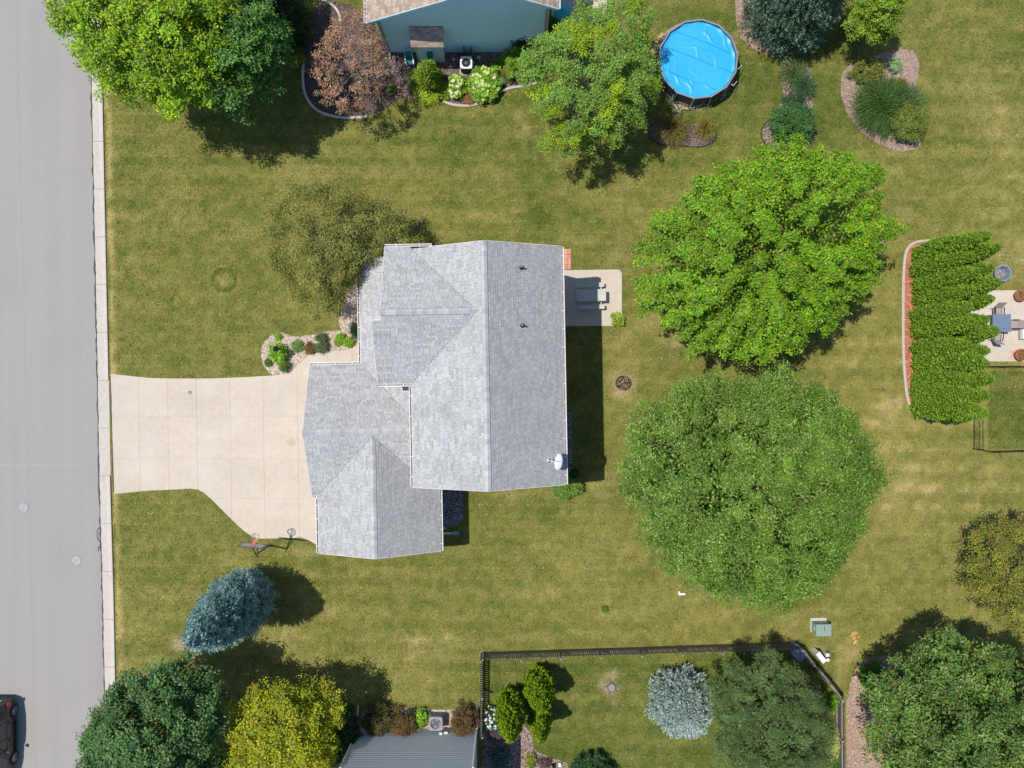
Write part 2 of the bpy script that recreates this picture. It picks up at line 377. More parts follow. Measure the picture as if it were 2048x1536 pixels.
# lawn tone as a function of place: mowing passes, dry patches, thick green tufts, bare rings
SPOTS = [  # px, py, radius px, kind, strength
 (1097,1034,20,'g',.9),(1065,1128,26,'g',.5),(1100,1145,20,'g',.45),(1037,1170,14,'g',.5),(242,508,16,'g',.9),(338,603,9,'g',.9),(470,665,12,'g',.7),(236,614,8,'g',.6),
 (250,1101,11,'g',1.),(458,740,14,'g',.6),(351,500,12,'g',.6),(395,516,13,'g',.5),(262,420,14,'g',.5),(408,412,12,'g',.5),(485,406,10,'g',.5),(300,380,10,'g',.6),(820,1240,18,'g',.4),
 (905,510,30,'g',.3),(1075,440,40,'g',.6),(1060,330,60,'g',.5),(890,300,50,'g',.35),(1300,1240,30,'g',.4),(560,1120,22,'g',.4),(660,1140,40,'g',.5),(1180,860,30,'g',.6),(1500,200,40,'g',.5),(1640,230,40,'g',.5),
 (1245,766,25,'d',.75),(1245,766,30,'t',1.0),(1243,790,16,'t',.8),(1345,685,30,'t',.5),(1300,650,30,'t',.45),(1240,690,40,'t',.4),(1040,235,16,'t',.7),(1052,258,12,'t',.8),(1034,270,9,'t',.6),(1240,500,24,'t',.5),(1225,520,14,'t',.5),
 (1222,1352,14,'d',.8),(1222,1374,17,'d',.9),(1206,1368,10,'d',.7),(1238,1378,9,'d',.6),(1228,1402,10,'d',.4),(1229,1340,5,'d',.8),(1500,1060,10,'t',.5),(360,1288,14,'d',.7),(352,1280,10,'d',.6),
 (1700,1300,26,'t',.6),(1680,1330,20,'t',.6),(1780,1000,50,'t',.35),(1900,650,20,'t',.4),(1980,200,60,'t',.35),(1930,150,50,'t',.3),(1990,260,50,'t',.4),(1780,830,30,'t',.5),(1820,940,40,'t',.4),(1850,1000,40,'t',.3),
 (955,960,16,'t',.5),(880,1300,22,'t',.5),(830,1290,26,'t',.45),(560,1290,30,'t',.35),(1010,980,20,'t',.4),(1025,995,14,'t',.4),(640,1385,14,'t',.4),(1110,985,16,'t',.5),(1200,960,20,'t',.35),(1205,1000,20,'t',.35),
 (1326,80,8,'t',.9),(1340,75,6,'t',.6),(1475,70,10,'t',.8),(1500,100,12,'t',.6),(590,480,25,'t',.3),(480,460,25,'t',.35),(350,450,22,'t',.3),(600,340,40,'t',.2),(1180,905,20,'g',.3),(1590,1250,12,'t',.4),(1450,1230,16,'t',.4)]
def lawncol(x, y, fine=True):
    px = x*PPM+1024; py = 768-y*PPM
    big = fnoise(x, y, 7.0, 1, 4); med = fnoise(x, y, 1.6, 5, 3); fin = vnoise(x, y, 0.35, 9); streak = fnoise(x*0.35, y, 0.7, 13, 3)
    dry = 0.47 + (big-0.5)*0.42 + (med-0.5)*0.22 + (streak-0.5)*0.45 + (fin-.5)*.42
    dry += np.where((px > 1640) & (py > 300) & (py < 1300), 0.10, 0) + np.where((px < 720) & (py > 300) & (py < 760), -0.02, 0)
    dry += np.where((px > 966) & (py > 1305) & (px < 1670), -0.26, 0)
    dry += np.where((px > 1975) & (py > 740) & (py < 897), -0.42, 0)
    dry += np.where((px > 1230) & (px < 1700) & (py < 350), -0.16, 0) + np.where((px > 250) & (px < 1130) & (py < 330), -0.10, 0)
    dry += np.where((py > 1170) & (py < 1300) & (px < 1700), 0.05, 0)
    # mowing passes: faint alternate bands and thin pale lines where clippings lie
    dry += 0.075*np.tanh(3*np.sin(py*2*np.pi/42 + 0.15*np.sin(px/300)))*np.clip((fnoise(x, y, 9, 21, 2)-.35)*4, 0, 1)
    ln = (py + 3*np.sin(px/260.) + 2*vnoise(x, y, 4.0, 31)) % 21.0
    gate = fnoise(x*0.3, y*2.0, 2.5, 41, 2)
    if fine: dry += np.where((ln < 1.3) & (gate > 0.36), 0.7, 0)
    # strip by the kerb
    sx = np.interp(py, [-900,-200,130,400,700,960,1200,1390,1700,2400], [161,176,183,188.5,195,199.5,206.5,210,217,232]) + 23
    edge = np.clip(1-(px-sx-4)/16., 0, 1); dry = dry + np.where(edge < 1, edge*0.6*(0.6+med), 0)
    dirt = np.zeros_like(x)
    for a, b, r, k, s_ in SPOTS:
        d = np.hypot(px-a, (py-b))/(r*(0.8+0.6*vnoise(x, y, .5, int(a) % 50)))
        q = np.clip(1.25-d, 0, 1)*s_*(.55 if k != 'd' else 1)
        if k == 'g': dry = dry - q*0.75
        elif k == 't': dry = dry + q*0.75; dirt = np.maximum(dirt, q*0.35)
        else: dirt = np.maximum(dirt, q)
    # the old tree ring in the front lawn
    rr = np.hypot(px-448, py-560); ringn = fnoise(x, y, .25, 60, 2)
    dry = dry + np.where(abs(rr-28) < 3.2, 0.7*(ringn-.25), 0) - np.where(abs(rr-23) < 3.5, 0.55, 0) + np.where(rr < 13, .45*(ringn), 0)
    dry = np.clip(dry, 0, 1)[:, None]
    g0 = np.array((0.082, 0.112, 0.020)); g1 = np.array((0.150, 0.158, 0.034)); g2 = np.array((0.240, 0.216, 0.062)); g3 = np.array((0.37, 0.30, 0.115))
    g0, g1, g2, g3 = g0*1.08, g1*1.08, g2*1.12, g3*1.1
    c = np.where(dry < .38, g0+(g1-g0)*(dry/.38), np.where(dry < .78, g1+(g2-g1)*((dry-.38)/.40), g2+(g3-g2)*((dry-.78)/.22)))
    dirt = np.clip(dirt*1.1, 0, 1)[:, None]*np.clip(fnoise(x, y, .3, 77, 2)*2.2-.2, 0, 1)[:, None]
    return c*(1-dirt)+np.array((0.42, 0.31, 0.20))*dirt

xs = np.concatenate([[-400,-120],np.arange(-60, -36.2, 0.6),np.arange(-36, 36.01, 0.18),np.arange(36.6, 60.1, .6),[120,400]]); ys = np.concatenate([[-400,-120],np.arange(-50, -27.2, .6),np.arange(-27, 27.01, 0.18),np.arange(27.6, 50.1, .6),[120,400]])
X, Y = np.meshgrid(xs, ys); nx_, ny_ = len(xs), len(ys)
V = np.stack([X.ravel(), Y.ravel(), np.zeros(nx_*ny_)], 1)
idx = np.arange(nx_*ny_).reshape(ny_, nx_)
Fq = np.stack([idx[:-1,:-1], idx[:-1,1:], idx[1:,1:], idx[1:,:-1]], -1).reshape(-1)
me = bpy.data.meshes.new('lawn'); me.vertices.add(len(V)); me.vertices.foreach_set('co', V.astype(np.float32).ravel())
me.loops.add(len(Fq)); me.loops.foreach_set('vertex_index', Fq.astype(np.int32)); nf = len(Fq)//4
me.polygons.add(nf); me.polygons.foreach_set('loop_start', np.arange(0, nf*4, 4, dtype=np.int32)); me.polygons.foreach_set('loop_total', np.full(nf, 4, dtype=np.int32))
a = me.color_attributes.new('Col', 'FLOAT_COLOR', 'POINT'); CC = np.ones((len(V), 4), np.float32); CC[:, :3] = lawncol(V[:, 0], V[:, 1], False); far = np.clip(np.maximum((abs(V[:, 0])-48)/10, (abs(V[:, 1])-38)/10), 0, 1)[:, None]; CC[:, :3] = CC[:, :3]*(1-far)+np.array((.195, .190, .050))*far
a.data.foreach_set('color', CC.ravel()); me.update(calc_edges=True); me.materials.append(M_lawn)
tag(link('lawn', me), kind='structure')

# grass blades
NB = 460000
bx = RS.uniform(-33, 33, NB); by = RS.uniform(-25, 25, NB); pxs, pys = PX(bx, by)
keep = pxs > np.interp(pys, [-900,-200,130,400,700,960,1200,1390,1700,2400], [161,176,183,188.5,195,199.5,206.5,210,217,232])+24
for q in HARD: keep &= ~inpoly(pxs, pys, q)
bx, by = bx[keep], by[keep]; n = len(bx)
ang = RS.uniform(0, 2*np.pi, n); L_ = RS.uniform(.07, .18, n); Wd = RS.uniform(.012, .028, n)
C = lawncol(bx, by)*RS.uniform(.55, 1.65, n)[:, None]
pale = RS.rand(n) < 0.17; C[pale] = C[pale]*0.4+np.array((0.42, 0.35, 0.15))*0.6*RS.uniform(.6, 1.2, pale.sum())[:, None]
ca, sa = np.cos(ang), np.sin(ang)
V = np.zeros((n, 3, 3)); V[:, 0] = np.stack([bx-sa*Wd, by+ca*Wd, np.full(n, .003)], 1); V[:, 1] = np.stack([bx+sa*Wd, by-ca*Wd, np.full(n, .003)], 1)
V[:, 2] = np.stack([bx+ca*L_, by+sa*L_, RS.uniform(.02, .06, n)], 1)
tag(link('grass', npmesh('grass', V.reshape(-1, 3), 3, M_blade, C)), kind='stuff')
del V, C

# road
road = MB(); rp = [(seam(y), y) for y in range(-900, 2401, 100)]
pts = [P(a, b)[:2] for a, b in rp]; road.add([(-40, p[1], .006) for p in pts]+[(p[0]+.01, p[1], .006) for p in pts],
      [(i+1, i, len(pts)+i, len(pts)+i+1) for i in range(len(pts)-1)])
road = tag(road.build('road', M_road), kind='structure')
# faint saw-cut seams and the dark tar line along the gutter
def strip(path, w_, z, m, name, parent, jit=0.0):
    mb = MB(); n = len(path); vs = []
    for i in range(n):
        a, b = path[max(i-1, 0)], path[min(i+1, n-1)]; l = math.hypot(b[0]-a[0], b[1]-a[1]) or 1
        nx, ny = (b[1]-a[1])/l, -(b[0]-a[0])/l; q = w_/2*(1+random.uniform(-jit, jit)); o = random.uniform(-jit, jit)*w_*.6
        vs += [(path[i][0]+nx*(o-q), path[i][1]+ny*(o-q), z), (path[i][0]+nx*(o+q), path[i][1]+ny*(o+q), z)]
    mb.add(vs, [(2*i+1, 2*i, 2*i+2, 2*i+3) for i in range(n-1)])
    return mb.build(name, m, parent)
M_seam = mat('road_seam', (0.335,0.315,0.29), 0.9, 0.1, 20)
M_seam2 = mat('road_seam_pale', (0.46,0.44,0.42), 0.9, 0.1, 20)
strip([P(seam(y)-1.5, y)[:2] for y in range(-300, 1900, 9)], .075, .012, M_tar, 'tar_line', road, .7)
strip([P(seam(y)-145+(y-700)*.003, y)[:2] for y in range(-300, 1900, 30)], .028, .010, M_seam, 'seam', road, .2)
strip([P(x, 1419+(x*.01))[:2] for x in range(-400, 205, 40)], .03, .010, M_seam, 'seam', road, .2)
strip([P(x, 438+(x*.01))[:2] for x in range(-400, 185, 40)], .03, .010, M_seam, 'seam', road, .2)
for y in (-60, 930, 1900): strip([P(x, y)[:2] for x in range(-400, 190, 40)], .02, .010, M_seam2, 'seam', road, .2)
strip([P(a, b)[:2] for a, b in [(200,1055),(195,1060),(194,1072),(197,1080),(201,1083),(201,1092),(196,1096),(198,1103)]], .05, .016, M_tar, 'tar_line', road, .4)

# rolled kerb in cast lengths
kerb = MB(); kerb.box(-29, -40, -.15, -28.9, 40, -.05); kerb = tag(kerb.build('kerb', M_kerb), kind='structure')
KP = [(0,.010),(.40,.022),(.50,.045),(.60,.085),(.70,.090),(.71,-.03),(0,-.03)]
y = -290.0; k = 0
while y < 1850:
    y1 = y+95.5; mb = MB(); low = 735 < (y+y1)/2 < 990
    rows = []
    for yy in np.linspace(y+.35, y1-.35, 4):
        x0 = P(seam(yy), yy)[0]; wy = P(0, yy)[1]
        rows += [(x0+a*(.98 if not low else 1.0), wy, (b if not low or b < .03 else .03)) for a, b in KP]
    m = len(KP); fs = []
    for i in range(3):
        for j in range(m): fs.append((i*m+j, i*m+(j+1)%m, (i+1)*m+(j+1)%m, (i+1)*m+j))
    fs += [tuple(range(m))[::-1], tuple(range(3*m, 4*m))]
    mb.add(rows, fs).build('kerb_stone', M_kerb, kerb); y = y1; k += 1

# concrete driveway, walk and patios, slab by slab
def slabs(name, poly, xcuts, ycuts, z, parent_mat=M_joint, gap=.15, tints=None, skew=0.0):
    base = MB(); base.prism(G(poly), -.05, z-.012); base = tag(base.build(name, parent_mat), kind='structure')
    for i in range(len(xcuts)-1):
        for j in range(len(ycuts)-1):
            sk = lambda x, y: (x+(y-755)*skew, y)
            win = [sk(xcuts[i]+gap, ycuts[j+1]-gap), sk(xcuts[i+1]-gap, ycuts[j+1]-gap), sk(xcuts[i+1]-gap, ycuts[j]+gap), sk(xcuts[i]+gap, ycuts[j]+gap)]
            q = clip(ccw(poly), ccw(win))
            if len(q) > 2 and area(q) > 30:
                t = random.uniform(.975, 1.02); r_ = random.uniform(-.012, .015)
                MB().prism(G(q), -.04, z+random.uniform(-.002, .002), col=(t+r_, t, t-r_*1.3)).build('slab', M_conc, base)
    return base
drive = slabs('driveway', DRIVE, [200,277,335,392.5,459.5,525.5,594,680], [740,832.5,916,996.5,1120], .035, skew=.017)
slabs('front_walk', WALK, [575,594,655,704,750], [680,755], .035)
slabs('patio', PATIO, [1090,1186,1250], [530,660], .03, gap=.12)
slabs('rear_patio', RPATIO, [1930,2020,2110,2200,2305], [570,652,730], .03, gap=.12)
slabs('side_patio', TPATIO, [1100,1160,1220], [-165,-60,60], .03, gap=.12)
strip([P(a, b)[:2] for a, b in [(221.3,752),(222.5,800),(224,860),(226,925),(228,985)]], .05, .043, mat('weed_line', (.10,.11,.03), .9, .5, 20), 'weed_line', drive, .9)
# oil stain and sap marks on the drive
M_stain = mat('rust_stain', (0.50,0.42,0.30), .9, .15, 8)
MB().prism(G([(583+11*math.cos(t*.7)*random.uniform(.7, 1.1), 885+8*math.sin(t*.7)*random.uniform(.7, 1.1)) for t in range(9)]), .0365, .0385).build('stain', M_stain, drive)

# flower beds: soil sheets with bark or stone on them
def scatter(name, poly, per_m2, size, cols, m, z=.012, tri=False, parent=None, kind='stuff', thick=.6, excl=None):
    g = G(poly); A = area(g); x0, x1 = min(p[0] for p in g), max(p[0] for p in g); y0, y1 = min(p[1] for p in g), max(p[1] for p in g)
    n = int(per_m2*(x1-x0)*(y1-y0)); x = RS.uniform(x0, x1, n); y = RS.uniform(y0, y1, n); k = inpoly(x, y, g); x, y = x[k], y[k]; n = len(x)
    base = np.array([(1,0,0),(0,1,0),(-1,0,0),(0,-1,0),(0,0,1)], float)
    if not tri:
        tri_ = [(0,1,4),(1,2,4),(2,3,4),(3,0,4)]
    else: tri_ = [(0,1,2),(0,2,3)]
    s = size*RS.uniform(.5, 1.3, n); a = RS.uniform(0, 2*np.pi, n); asp = RS.uniform(.5, 1, n)
    B = np.zeros((n, 5, 3)); bxx = base[None, :, 0]*s[:, None]; byy = base[None, :, 1]*(s*asp)[:, None]
    B[:, :, 0] = bxx*np.cos(a)[:, None]-byy*np.sin(a)[:, None]+x[:, None]; B[:, :, 1] = bxx*np.sin(a)[:, None]+byy*np.cos(a)[:, None]+y[:, None]
    B[:, :, 2] = z+base[None, :, 2]*(s*thick)[:, None]+(RS.uniform(0, .02, (n, 5)) if tri else 0)
    V = np.concatenate([B[:, t] for t in tri_], 1).reshape(-1, 3)
    c = np.array(cols)[RS.randint(0, len(cols), n)]*RS.uniform(.75, 1.2, n)[:, None]
    C = np.repeat(c, len(tri_), axis=0)
    return tag(link(name, npmesh(name, V, 3, m, C), parent), kind=kind)
BARK = [(.20,.13,.11),(.28,.19,.16),(.13,.09,.08),(.24,.17,.16),(.33,.25,.21)]
BARKP = [(.40,.29,.25),(.50,.37,.31),(.30,.21,.19),(.26,.18,.17),(.45,.33,.27)]
RED = [(.62,.22,.12),(.50,.17,.10),(.70,.30,.19),(.38,.13,.08)]
ROCKC = [(.72,.66,.60),(.80,.76,.72),(.62,.52,.43),(.66,.47,.36),(.55,.50,.46),(.75,.62,.50),(.42,.37,.34)]
GREYR = [(.28,.31,.36),(.42,.45,.50),(.20,.22,.26),(.55,.57,.60)]
PINKG = [(.62,.47,.41),(.70,.58,.52),(.50,.38,.34),(.75,.66,.60)]
def bed(name, poly, m, z=.006): return tag(MB().prism(G(poly), -.05, z).build(name, m), kind='structure')
b = bed('stone_bed', ROCK, M_dirt, .010); scatter('river_stone', ROCK, 420, .052, ROCKC, M_stone, .010, parent=b)
b = bed('gravel_strip', SIDEG, M_soil); scatter('gravel', SIDEG, 420, .04, GREYR, M_stone, parent=b)
b = bed('gravel_patch', SOUTHG, M_soil); scatter('gravel', SOUTHG, 420, .04, GREYR, M_stone, parent=b)
b = bed('mulch_bed', TOPBED, M_soil); scatter('bark_mulch', TOPBED, 300, .05, BARK, M_chip, tri=True, parent=b)
b = bed('mulch_bed', PLUMBED, M_soil, .010); scatter('bark_mulch', PLUMBED, 300, .05, [(a*.6, b_*.6, c*.6) for a, b_, c in BARK], M_chip, z=.016, tri=True, parent=b)  # bark darkened to paint in the tree shade lying over this bed
b = bed('mulch_bed', CONBED, M_dirt); scatter('bark_mulch', CONBED, 260, .05, BARKP, M_chip, tri=True, parent=b)
b = bed('mulch_bed', ISLE, M_dirt); scatter('bark_mulch', ISLE, 330, .05, BARKP, M_chip, tri=True, parent=b)
b = bed('mulch_bed', MIDBED, M_soil); scatter('bark_mulch', MIDBED, 330, .05, BARK+BARKP, M_chip, tri=True, parent=b)
b = bed('mulch_bed', POOLBED, M_soil); scatter('bark_mulch', POOLBED, 330, .05, BARK, M_chip, tri=True, parent=b)
b = bed('red_mulch_bed', HEDGE, M_soil_red); scatter('red_mulch', HEDGE, 300, .05, RED, M_chip, tri=True, parent=b)
b = bed('gravel_bed', GRAVEL, M_dirt); scatter('pink_gravel', GRAVEL, 500, .035, PINKG, M_stone, parent=b)
b = bed('mulch_bed', MULCHB, M_soil); scatter('bark_mulch', MULCHB, 330, .05, BARKP, M_chip, tri=True, parent=b)
b = bed('bare_earth', OAKDIRT, M_dirt); scatter('bark_mulch', OAKDIRT, 200, .05, BARKP+[(.6,.4,.27)]*2, M_chip, tri=True, parent=b)
b = bed('pool_pad', POOLPAD, M_dirt, .008)

# concrete edging strips
def edging(name, label, pts, w_, h, m=M_kerb, closed=False, group=None, rnd=True):
    path = G(smooth_path(pts, 5, closed)); return tag(MB().sweep(path, w_, h, .0, closed, round_=rnd).build(name, m), label, 'garden edging', group)
M_edge_pale = mat('edging_pale', (.52,.45,.38), .9, .12, 6, .2, 60)
edging('garden_edging', 'pale cast concrete edging curving round the arborvitae hedge bed', [(1866,481),(1850,482),(1828,486),(1814,500),(1808,530),(1806,600),(1806.5,700),(1810,760),(1817,805),(1832,826),(1856,838)], .17, .09, M_edge_pale)
edging('garden_edging', 'pale curved concrete edging below the two hydrangeas', [(887,203),(907,210),(936,212),(965,206)], .16, .10, M_edge_pale)
edging('garden_edging', 'pale concrete edging right of the hydrangeas, running under the mixed tree', [(1002,183),(1024,176),(1052,172),(1075,166)], .16, .10, M_edge_pale)
edging('garden_edging', 'grey concrete edging looping round the shaded plum tree bed', [(608,120),(606,150),(610,185),(625,212),(650,228),(690,236),(735,234)], .15, .10)
edging('garden_edging', 'short grey concrete edging in the shade above the plum tree', [(632,-8),(650,2),(668,13),(679,30),(682,50)], .15, .10)
edging('garden_edging', 'dark flexible edging round the bed of tawny grasses below the pool', [(1296,256)]+POOLBED[1:]+[(1296,266)], .05, .07, M_dark, rnd=False)
edging('garden_edging', 'thin dark edging round the crescent of mulch beside the holly bushes', [(1560,305),(1540,297),(1526,282),(1522,264),(1530,248),(1545,233)], .05, .07, M_dark, rnd=False)
# ================================================================ BUILDINGS
def beam(mb, p0, p1, w_, h, col=None):
    """rectangular bar between two points, w_ sideways (horizontal), h vertical"""
    p0, p1 = Vector(p0), Vector(p1); d = (p1-p0).normalized(); sd = Vector((0,0,1)).cross(d)
    sd = Vector((1,0,0)) if sd.length < 1e-4 else sd.normalized(); up = d.cross(sd).normalized()
    vs = [q+sd*(a*w_/2)+up*(b*h/2) for q in (p0, p1) for a, b in ((-1,-1),(1,-1),(1,1),(-1,1))]
    return mb.add(vs, [(3,2,1,0),(4,5,6,7),(0,1,5,4),(1,2,6,5),(2,3,7,6),(3,0,4,7)], col)

class Plane:
    def __init__(s, O, e, z0, pitch):
        s.O = Vector(O); s.e = Vector(e).normalized(); s.s = Vector((-s.e.y, s.e.x)); s.z0 = z0; s.p = pitch; s.c = 1/math.sqrt(1+pitch*pitch)
    def ab(s, uv): d = Vector(uv)-s.O; return (d.dot(s.e), d.dot(s.s)/s.c)
    def pt(s, a, b, h=0.0):
        q = s.O+s.e*a+s.s*(b*s.c-h*s.p*s.c); return (q.x, q.y, s.z0+s.p*b*s.c+h*s.c)
    def z(s, uv): return s.z0+s.p*(Vector(uv)-s.O).dot(s.s)

def roof(parent, planes, m, singles=0, tone=(.87, 1.10), course=.142, tw=(.17, .42), deck=M_deck, streak=.9):
    """planes: list of (Plane, [convex polygons]).  Deck slabs + shingle tabs; a few tabs as parts of their own"""
    dk = MB(); rest = MB(); single = []
    for pl, polys in planes:
        grid = getattr(pl, 'grid', False)
        for poly in polys:
            P3 = [(*uv, pl.z(uv)-.006) for uv in ccw(poly)]; n = len(P3)
            dk.add(P3+[(a, b, c-.15) for a, b, c in P3], [tuple(range(n)), tuple(range(2*n-1, n-1, -1))]+[(i, n+i, n+(i+1)%n, (i+1)%n) for i in range(n)])
            Q = ccw([pl.ab(uv) for uv in poly]); amin, amax = min(q[0] for q in Q), max(q[0] for q in Q); bmax = max(q[1] for q in Q)
            b0 = math.floor(min(q[1] for q in Q)/course)*course; runs = {}
            while b0 < bmax:
                rr = random.Random(int(b0*1000)+7); a0 = amin-rr.uniform(0, .4)-.01; dark = 0
                while a0 < amax:
                    w_ = .305 if grid else rr.uniform(*tw); q = clip(Q, [(a0+.006, b0), (a0+w_-.006, b0), (a0+w_-.006, b0+course+.006), (a0+.006, b0+course+.006)])
                    if dark > 0: dark -= 1
                    elif rr.random() < .16*streak: dark = rr.choice((1, 1, 2))
                    t = rr.uniform(*tone)*((.93 if grid else .86) if dark else 1)*getattr(pl, 'worn', 1)  # per-slope factor paints the slope's shading into the shingle colour
                    if q and area(q) > .003:
                        h = lambda bb: .020-.017*(bb-b0)/course; n = len(q)
                        vs = [pl.pt(x, y, h(y)) for x, y in q]+[pl.pt(x, y, -.004) for x, y in q]
                        fs = [tuple(range(n))]+[(i, n+i, n+(i+1)%n, (i+1)%n) for i in range(n)]
                        c_ = (t, t*rr.uniform(.985, 1.015), t*rr.uniform(.98, 1.03)); c = [c_]*n+[tuple(v*.25 for v in c_)]*n  # lower edges darkened: blackish asphalt butt plus a painted course shadow line
                        full = area(q) > .8*w_*course and w_ > .25
                        if full and len(single) < 60000: single.append((vs[n+0][2]+rr.random()*.01, vs, fs, c))
                        else: rest.add(vs, fs, c)
                    a0 += w_
                b0 += course
    single.sort(key=lambda q: -q[0])
    r = dk.build('roof', deck, parent)
    for i, (zz, vs, fs, c) in enumerate(single):
        if i < singles: MB().add(vs, fs, c).build('shingle', m, r)
        else: rest.add(vs, fs, c)
    rest.build('shingles', m, r, kind='stuff')
    return r

def ridge_caps(parent, A, B, wid, pitch, m, step=.26, tone=(.84, 1.14)):
    A, B = Vector(A), Vector(B); L = (B-A).length; d = (B-A)/L; sd = Vector((-d.y, d.x, 0)).normalized(); n = int(L/step)
    b_ = MB(); w2 = wid+.018; vs = []
    for q in (A, B): vs += [q+sd*w2+Vector((0,0,.018-w2*pitch)), q+Vector((0,0,.018)), q-sd*w2+Vector((0,0,.018-w2*pitch))]
    b_.add(vs, [(0,1,4,3),(1,2,5,4)]).build('cap_shade_strip', M_deck, parent)  # dark strip showing beside the caps, a painted shadow line along their edges
    for i in range(n):
        t = random.uniform(*tone); a0 = A+d*(L*i/n+.006); a1 = A+d*(L*(i+1)/n+.02)
        vs = []
        for q, h in ((a0, .046), (a1, .030)):
            vs += [q+sd*wid+Vector((0,0,h-wid*pitch)), q+Vector((0,0,h+.004)), q-sd*wid+Vector((0,0,h-wid*pitch)),
                   q+sd*wid+Vector((0,0,-.01-wid*pitch)), q+Vector((0,0,-.01)), q-sd*wid+Vector((0,0,-.01-wid*pitch))]
        fs = [(0,1,7,6),(1,2,8,7),(0,6,9,3),(2,5,11,8),(0,3,4,1),(1,4,5,2),(6,7,10,9),(7,8,11,10)]
        MB().add(vs, fs, (t, t, t*1.01)).build('ridge_cap', m, parent)

def gutter(parent, A, B, out, z, strapgap=.95, m=M_white):
    """open trough from A to B (uv) hanging just outside an eave at height z; out = outward unit direction"""
    A, B, o = Vector(A), Vector(B), Vector(out); d = (B-A).normalized(); L = (B-A).length
    def bar(mb, a0, a1, o0, o1, z0, z1, col=None):
        q = [A+d*a0+o*o0, A+d*a1+o*o0, A+d*a1+o*o1, A+d*a0+o*o1]
        return mb.prism([(p.x, p.y) for p in q], z0, z1, col)
    mb = MB(); bar(mb, 0, L, .015, .035, z-.13, z-.012); bar(mb, 0, L, .125, .160, z-.11, z-.004); bar(mb, 0, L, .036, .124, z-.13, z-.12)
    bar(mb, -.012, 0, .015, .160, z-.13, z-.006); bar(mb, L, L+.012, .015, .160, z-.13, z-.006)
    g = mb.build('gutter', m, parent)
    bar(MB(), .01, L-.01, .037, .123, z-.119, z-.10).build('debris', M_gutin, g)
    n = max(2, int(L/strapgap))
    for i in range(n):
        a_ = L*(i+.5)/n; bar(MB(), a_-.018, a_+.018, -.02, .150, z-.003, z+.004).build('strap', m, g)
    return g

def wallpoly(parent, p0, p1, poly, m, name='wall', expo=.2, planks='joined', thick=.16, lap=(.022, .016)):
    """wall standing on the line p0->p1 (outside on the right-hand side), poly in (t, z); lapped siding boards outside"""
    p0, p1 = Vector(p0), Vector(p1); d = (p1-p0).normalized(); nrm = Vector((d.y, -d.x))
    pt = lambda t, z, o: ((p0+d*t+nrm*o).x, (p0+d*t+nrm*o).y, z)
    n = len(poly); poly = ccw(poly)
    w_ = MB(); w_.add([pt(t, z, 0) for t, z in poly]+[pt(t, z, -thick) for t, z in poly], [tuple(range(n)), tuple(range(2*n-1, n-1, -1))]+[(i, n+i, n+(i+1)%n, (i+1)%n) for i in range(n)])
    wl = w_.build(name, m, parent); zs = [q[1] for q in poly]; z = min(zs); top = max(zs); mj = MB()
    tmin, tmax = min(q[0] for q in poly)-1, max(q[0] for q in poly)+1
    while z < top-.01:
        q = clip(poly, [(tmin, z), (tmax, z), (tmax, z+expo), (tmin, z+expo)])
        if q and area(q) > .01:
            k = len(q); o = lambda zz: lap[0]-lap[1]*(zz-z)/expo
            vs = []; fs = []; cut = z+expo*.62
            for lo, hi, o in ((z, cut, lambda zz: lap[0]), (cut, z+expo, lambda zz: lap[0]-lap[1]*min(1, (zz-cut)/(expo*.38)))):
                qq = clip(q, [(tmin, lo), (tmax, lo), (tmax, hi), (tmin, hi)])
                if not qq: continue
                k = len(qq); b_ = len(vs); vs += [pt(t, zz, o(zz)) for t, zz in qq]+[pt(t, zz, .002) for t, zz in qq]
                fs += [tuple(b_+i for i in range(k))]+[(b_+i, b_+k+i, b_+k+(i+1)%k, b_+(i+1)%k) for i in range(k)]
            if planks == 'single': MB().add(vs, fs).build('siding_board', m, wl)
            else: mj.add(vs, fs)
        z += expo
    if planks != 'single': mj.build('siding', m, wl, kind='stuff')
    return wl
def window(parent, p0, p1, t, z0, w_, h, name='window', glass=M_glass):
    p0, p1 = Vector(p0), Vector(p1); d = (p1-p0).normalized(); n = Vector((d.y, -d.x)); ang = math.atan2(d.y, d.x)
    def bx(mb, a0, a1, b0, b1, o0, o1):
        q = [p0+d*a0+n*o0, p0+d*a1+n*o0, p0+d*a1+n*o1, p0+d*a0+n*o1]; return mb.prism([(v.x, v.y) for v in q], b0, b1)
    f = MB(); e = .07
    bx(f, t, t+e, z0, z0+h, .024, .07); bx(f, t+w_-e, t+w_, z0, z0+h, .024, .07); bx(f, t+e, t+w_-e, z0, z0+e, .024, .07); bx(f, t+e, t+w_-e, z0+h-e, z0+h, .024, .07)
    bx(f, t+e, t+w_-e, z0+h/2-.02, z0+h/2+.02, .024, .06)
    fr = f.build(name, M_trim, parent); bx(MB(), t+e, t+w_-e, z0+e, z0+h-e, .024, .035).build('pane', glass, fr); return fr

# ---------------- the grey-roofed two-storey house in the middle
TH = math.radians(1.05); HX, HY = -1.3, 0.9   # ridge line / middle of the block
house = thing('two_storey_house', 'two-storey house with light grey shingle gables and attached garage beside the driveway', 'house', (0, 0, 0), TH)
PI_ = .46; ze, zg = 6.75, 3.2
zr = ze+PI_*4.025
M_cap_shadow = mat('cap_shadow_strip', (0.10,.105,.11), .95, .1, 5)
W = Plane((-5.33, 7.28), (0, -1), ze, PI_)     # main west slope, eave u=-5.33
E = Plane((2.72, -5.4), (0, 1), ze, PI_); E.grid = True; E.worn = .80       # main east slope, eave u=2.72; its shade is painted into the tone
WN = Plane((-1.3, 7.4), (-1, 0), ze, PI_); WN.worn = .94      # wing north slope, eave v=7.4; its shading is painted into the tone
WS = Plane((-7.13, .14), (1, 0), ze, PI_); WS.worn = .95      # wing south slope, eave v=.14; its shading is painted into the tone
